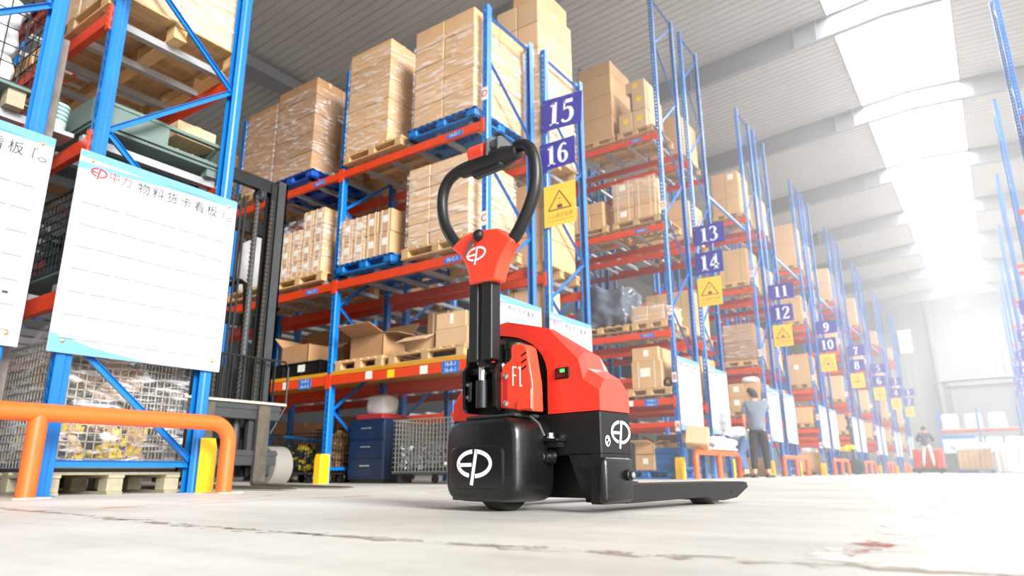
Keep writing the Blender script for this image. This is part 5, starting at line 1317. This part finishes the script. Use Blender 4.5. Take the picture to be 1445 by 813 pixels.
# ------------------------------------------------------------------ things on the rails of row 14
carton(-4.5, -4.12, 11.5, 11.92, .545, .3, 'brown carton standing tilted on the end of the orange rail of row 14', CARD2)
bpy.data.objects[[o.name for o in bpy.data.objects if o.get('label', '').startswith('brown carton standing tilted')][0]].rotation_euler = (-.22, .1, .3)
sack('white_bag', (-4.37, 13.0, .51), (.36, 1.3, .22), 'limp white plastic bag lying over the orange rail of row 14', 'bag', m=SACK, seed=90, flat=.5, rough=.3)
# ------------------------------------------------------------------ people
SKIN = mat('skin', rgb(216, 164, 132), .55); HAIR = mat('dark hair', rgb(44, 34, 30), .7)
def skin_obj(name, V, E, m, parent=None, sub=2, root=0):
    me = bpy.data.meshes.new(name); me.from_pydata([v[:3] for v in V], E, []); me.materials.append(m)
    o = link(name, me, parent)
    sk = o.modifiers.new('skin', 'SKIN'); sk.use_smooth_shade = True; sk.branch_smoothing = .2
    for i, v in enumerate(V):
        d = me.skin_vertices[0].data[i]; r = v[3]; d.radius = (r, v[4] if len(v) > 4 else r); d.use_root = (i == root)
    s = o.modifiers.new('round', 'SUBSURF'); s.levels = s.render_levels = sub
    return o
def human(label, loc, rz, J, shirt, trousers, shoes=None, glove=None, yoke=None, sleeve=.72, name='person', cap=None):
    """J holds joint positions (x right, y forward, z up)"""
    P = thing(name, label, 'person', loc, rz)
    V, E = [], []
    def add(p, r, par=None, r2=None):
        V.append((*p, r, r2 if r2 else r)); 
        if par is not None: E.append((par, len(V) - 1))
        return len(V) - 1
    pel = add(J['pelvis'], .12, None, .10); wa = add(J['waist'], .115, pel, .09); ch = add(J['chest'], .125, wa, .09); nk = add(J['neck'], .055, ch)
    hv = Vector(J['head']) - Vector(J['neck']); hv.normalize(); fw = Vector(J['face']).normalized(); nb = Vector(J['neck'])
    h1 = add(nb + hv * .09 + fw * .012, .072, nk, .08); h2 = add(nb + hv * .16 + fw * .01, .080, h1, .098); h3 = add(nb + hv * .225, .06, h2, .075)
    side = hv.cross(fw).normalized(); add(nb + hv * .125 + fw * .118, .012, h1)
    for s in (-1, 1): add(nb + hv * .14 + side * .088 * s, .014, h2)
    ends = {}
    for s, sg in (('L', -1), ('R', 1)):
        sh = add(J['sh' + s], .062, ch); el = add(J['el' + s], .043, sh); wr = add(J['wr' + s], .028, el)
        d = (Vector(J['wr' + s]) - Vector(J['el' + s])).normalized(); q = d.cross(fw).normalized() if abs(d.dot(fw)) < .9 else side
        pa = add(Vector(J['wr' + s]) + d * .06, .034, wr, .02); w0 = Vector(J['wr' + s])
        for k, (o_, L) in enumerate(((-.027, .062), (-.009, .072), (.009, .068), (.027, .052))):
            b = w0 + d * .095 + q * o_; f1 = add(b, .0095, pa); f2 = add(b + d * L * .5 + fw * .012, .009, f1); add(b + d * L * .9 + fw * .034, .008, f2)
        t1 = add(w0 + d * .045 + q * -.04 * 1 + fw * .015, .011, pa); add(w0 + d * .085 + q * -.055 + fw * .03, .009, t1)
        hp = add(J['hip' + s], .088, pel); kn = add(J['kn' + s], .056, hp); an = add(J['an' + s], .04, kn); add(J['toe' + s], .035, an, .024)
    skin_obj('body', V, E, SKIN, P)
    # shirt
    V2 = []; E2 = []
    def a2(p, r, par=None, r2=None):
        V2.append((*p, r, r2 if r2 else r))
        if par is not None: E2.append((par, len(V2) - 1))
        return len(V2) - 1
    pe, wv, cv, nv = Vector(J['pelvis']), Vector(J['waist']), Vector(J['chest']), Vector(J['neck'])
    b = a2(pe.lerp(wv, -.45), .175, None, .16); b1 = a2(pe.lerp(wv, .5), .172, b, .155); b2 = a2(wv.lerp(cv, .4), .175, b1, .155); c = a2(cv, .175, b2, .15); a2(cv.lerp(nv, .75), .088, c)
    for s in 'LR':
        s0 = a2(Vector(J['sh' + s]) * .96 + cv * .04, .095, c); e = Vector(J['sh' + s]).lerp(Vector(J['el' + s]), sleeve) if sleeve <= 1 else Vector(J['el' + s]); m_ = a2(Vector(J['sh' + s]).lerp(e, .5), .088, s0); q = a2(e, .082 if sleeve < 1 else .068, m_)
        if sleeve > 1: a2(Vector(J['wr' + s]), .05, q)
    sh = skin_obj('shirt', V2, E2, shirt, P)
    V3 = []; E3 = []
    V3.append((*pe.lerp(wv, .7), .145, .14)); V3.append((*pe, .155, .125)); E3.append((0, 1))
    for s in 'LR':
        i = len(V3); V3 += [(*J['hip' + s], .108), (*J['kn' + s], .082), (*(Vector(J['kn' + s]).lerp(Vector(J['an' + s]), .86)), .06)]; E3 += [(1, i), (i, i + 1), (i + 1, i + 2)]
    skin_obj('trousers', V3, E3, trousers, P, root=1)
    if yoke:
        V4 = [(*cv.lerp(nv, .35), .185, .16), (*cv.lerp(nv, .8), .10, .10)]; E4 = [(0, 1)]
        for s in 'LR': V4.append((*J['sh' + s], .102)); E4.append((0, len(V4) - 1))
        skin_obj('jacket_yoke', V4, E4, yoke, P)
    # hair cap
    g = G(); c0 = nb + hv * .165; n = 18; rings = []
    for k in range(9):
        t = PI * .5 * k / 8; rr = math.cos(t * .98)
        rings.append([c0 + hv * (.115 * math.sin(t) - .01) - fw * .012 + (side * math.cos(2 * PI * q / n) * .095 + fw * math.sin(2 * PI * q / n) * .108) * rr for q in range(n)])
    lo_ = [[c0 - fw * .018 + hv * (-.07 if math.sin(2 * PI * q / n) < .25 else .0) + (side * math.cos(2 * PI * q / n) * .085 + fw * math.sin(2 * PI * q / n) * .10) for q in range(n)]]
    g.rings(lo_ + rings); g.build('hair', cap or HAIR, P, .9)
    g = G()
    for s in (-1, 1): g.lathe(nb + hv * .15 + fw * .097 + side * .033 * s, fw, [(0, .012), (.006, .009), (.008, .002)], 8)
    g.build('eye', BLACK, P, .8); G().bar(nb + hv * .085 + fw * .095 - side * .025, nb + hv * .085 + fw * .095 + side * .025, .008, .01).build('mouth', mat('lips', rgb(170, 96, 88), .5), P)
    for s in 'LR':
        a, t = Vector(J['an' + s]), Vector(J['toe' + s]); d = (t - a); d.z = 0; d.normalize(); h = a - d * .07; z0 = min(a.z, t.z) - .03
        px_ = d.cross(Vector((0, 0, 1))); g = G(); rings = []
        for f, w, hh in ((0, .03, .05), (.04, .042, .07), (.13, .044, .06), (.21, .05, .045), (.26, .03, .03)):
            c_ = h + d * f; rings.append([Vector((c_.x + px_.x * w * sx, c_.y + px_.y * w * sx, max(0.0, z0 - .0) + zz)) for sx, zz in ((-1, 0), (1, 0), (1, hh * .6), (.5, hh), (-.5, hh), (-1, hh * .6))])
        g.rings(rings); g.build('shoe', shoes or BLACK, P, .8)
    if glove:
        for s in glove:
            w0 = Vector(J['wr' + s]); d = (w0 - Vector(J['el' + s])).normalized(); q = d.cross(fw).normalized()
            VV = [(*(w0 - d * .03), .042), (*(w0 + d * .055), .048, .034)]; EE = [(0, 1)]
            for o_, L in ((-.032, .07), (-.011, .08), (.011, .076), (.032, .06)):
                i = len(VV); VV += [(*(w0 + d * .1 + q * o_), .014), (*(w0 + d * (.1 + L) + q * o_ + fw * .03), .012)]; EE += [(1, i), (i, i + 1)]
            i = len(VV); VV += [(*(w0 + d * .05 - q * .048 + fw * .015), .014), (*(w0 + d * .095 - q * .062 + fw * .03), .012)]; EE += [(1, i), (i, i + 1)]
            skin_obj('glove', VV, EE, mat('white cotton glove', rgb(240, 238, 234), .8), P)
    return P
TEE = mat('grey t-shirt', rgb(118, 128, 142), .8, var=.08, scale=6); PANT = mat('black trousers', rgb(36, 36, 40), .8)
human('standing worker in grey t-shirt and black trousers seen from behind', (-3.82, 13.7, 0), math.radians(16), dict(
    pelvis=(0, 0, .93), waist=(0, -.015, 1.08), chest=(0, -.02, 1.30), neck=(-.01, 0, 1.455), head=(-.05, .02, 1.65), face=(-.72, .6, .35),
    shL=(-.175, 0, 1.385), elL=(-.225, -.02, 1.12), wrL=(-.205, .07, .89), shR=(.175, 0, 1.385), elR=(.22, .20, 1.28), wrR=(.06, .30, 1.46),
    hipL=(-.085, 0, .88), knL=(-.10, .03, .49), anL=(-.12, -.03, .085), toeL=(-.16, .1, .04), hipR=(.085, 0, .88), knR=(.11, .05, .49), anR=(.13, .02, .085), toeR=(.2, .14, .04)),
    TEE, PANT, mat('worn sandal', rgb(70, 62, 54), .7), glove='L')
human('worker in white top and blue jeans bending down behind the white board of row 13', (-4.50, 14.86, 0), math.radians(94), dict(
    pelvis=(0, -.12, .86), waist=(0, .03, .93), chest=(0, .24, .93), neck=(0, .40, .88), head=(0, .56, .78), face=(0, .35, -.9),
    shL=(-.17, .33, .88), elL=(-.2, .38, .62), wrL=(-.16, .46, .40), shR=(.17, .33, .88), elR=(.2, .38, .62), wrR=(.16, .46, .40),
    hipL=(-.09, -.1, .82), knL=(-.11, .06, .46), anL=(-.11, -.06, .085), toeL=(-.12, .08, .04), hipR=(.09, -.1, .82), knR=(.11, .06, .46), anR=(.11, -.06, .085), toeR=(.12, .08, .04)),
    mat('white work shirt', rgb(236, 236, 236), .8), mat('blue jeans', rgb(74, 100, 142), .8))
human('distant worker in dark jacket with red shoulders riding a red truck', (-2.62, 34.0, .22), 0.0, dict(
    pelvis=(0, 0, .93), waist=(0, 0, 1.08), chest=(0, 0, 1.30), neck=(0, .01, 1.46), head=(0, .03, 1.66), face=(0, 1, -.05),
    shL=(-.19, 0, 1.39), elL=(-.30, .06, 1.15), wrL=(-.2, .28, 1.1), shR=(.19, 0, 1.39), elR=(.30, .06, 1.15), wrR=(.2, .28, 1.1),
    hipL=(-.10, 0, .88), knL=(-.15, .02, .49), anL=(-.19, -.02, .085), toeL=(-.2, .12, .04), hipR=(.10, 0, .88), knR=(.15, .02, .49), anR=(.19, -.02, .085), toeR=(.2, .12, .04)),
    mat('dark jacket', rgb(72, 78, 96), .8), mat('khaki trousers', rgb(196, 188, 172), .8), yoke=mat('red yoke', rgb(226, 84, 64), .8), sleeve=1.2)
o = thing('rider_truck', 'red ride-on truck under the distant worker', 'pallet truck', (-2.62, 34.1, 0))
G().box(-.62, .62, -.35, .45, .05, .22, bev=.03).build('platform', BLACK, o)
for s in (-1, 1): G().box(.42 * s - .14, .42 * s + .14, .1, .5, .2, 1.0, bev=.06, seg=2).build('side_guard', REDP, o)
G().box(-.3, .3, .5, .95, .1, 1.0, bev=.06, seg=2).build('body', REDP, o); G().tube([(-.3, .45, 1.1), (-.25, .5, 1.2), (.25, .5, 1.2), (.3, .45, 1.1)], .02, 8).build('handle', BLACK, o, .8)
for s in (-1, 1): G().cyl((.4 * s - .05, .1, .09), (.4 * s + .05, .1, .09), .09, n=16).build('wheel', RUBBER, o, .6)
for s in (-1, 1): G().box(.2 * s - .08, .2 * s + .08, .95, 2.1, .05, .1).build('fork', DKSTEEL, o)
# yellow pedestrian stacker by row 9
o = thing('pedestrian_stacker', 'small yellow and black pedestrian truck parked in the side aisle by sign nine', 'pallet truck', (-4.6, 27.3, 0))
G().box(-.55, -.05, -.3, .3, .12, .82, bev=.04).build('body', DKGREY, o); g = G().box(-.62, .12, -.33, .33, .80, .96, bev=.05, seg=2); g.box(.0, .3, -.2, .2, .86, 1.02, bev=.05, seg=2); g.build('hood', YELLOW, o)
g = G(); g.tube([(.2, 0, .3), (.26, 0, 1.0), (.22, 0, 1.7), (.2, 0, 1.95)], .045, 10); g.build('tiller_arm', BLACK, o, .8); g = G(); g.box(.12, .3, -.12, .12, 1.55, 1.7, bev=.03); g.box(.13, .27, -.18, .18, 1.9, 2.02, bev=.04); g.build('tiller_head', DKGREY, o)
G().box(.12, .3, -.2, .2, 2.02, 2.16, bev=.05).build('red_handle', REDP, o)
g = G(); g.lathe((.28, -.2, .27), (0, 1, 0), [(0, .1), (0, .24), (.02, .27), (.1, .27), (.12, .24), (.12, .1)], 24); g.build('wheel', DKSTEEL, o, .6); g = G(); g.lathe((.28, .08, .27), (0, 1, 0), [(0, .1), (0, .24), (.02, .27), (.1, .27), (.12, .24), (.12, .1)], 24); g.build('wheel', DKSTEEL, o, .6)
G().cyl((-.3, -.28, .07), (-.3, .28, .07), .07, n=14).build('load_wheel', RUBBER, o, .6)
for s in (-1, 1): G().box(-1.5, -.5, .2 * s - .08, .2 * s + .08, .05, .1).build('fork', DKSTEEL, o)
# ------------------------------------------------------------------ haze box added for veiling glare in the aisle
if HAZE > 0:
    m = bpy.data.materials.new('glare haze'); m.use_nodes = True; nt = m.node_tree; nt.nodes.remove(nt.nodes['Principled BSDF'])
    vs = nt.nodes.new('ShaderNodeVolumeScatter'); vs.inputs['Density'].default_value = HAZE; vs.inputs['Anisotropy'].default_value = .0
    nt.links.new(vs.outputs[0], nt.nodes['Material Output'].inputs['Volume'])
    h = G().box(-4.5, 5.0, 4.0, 56.2, .02, 11.2).build('haze', m); h['kind'] = 'stuff'; tag(h, 'pale haze box added for veiling glare in the far aisle', 'haze')
print('cartons', N_CARTON[0], 'objects', len(bpy.data.objects))
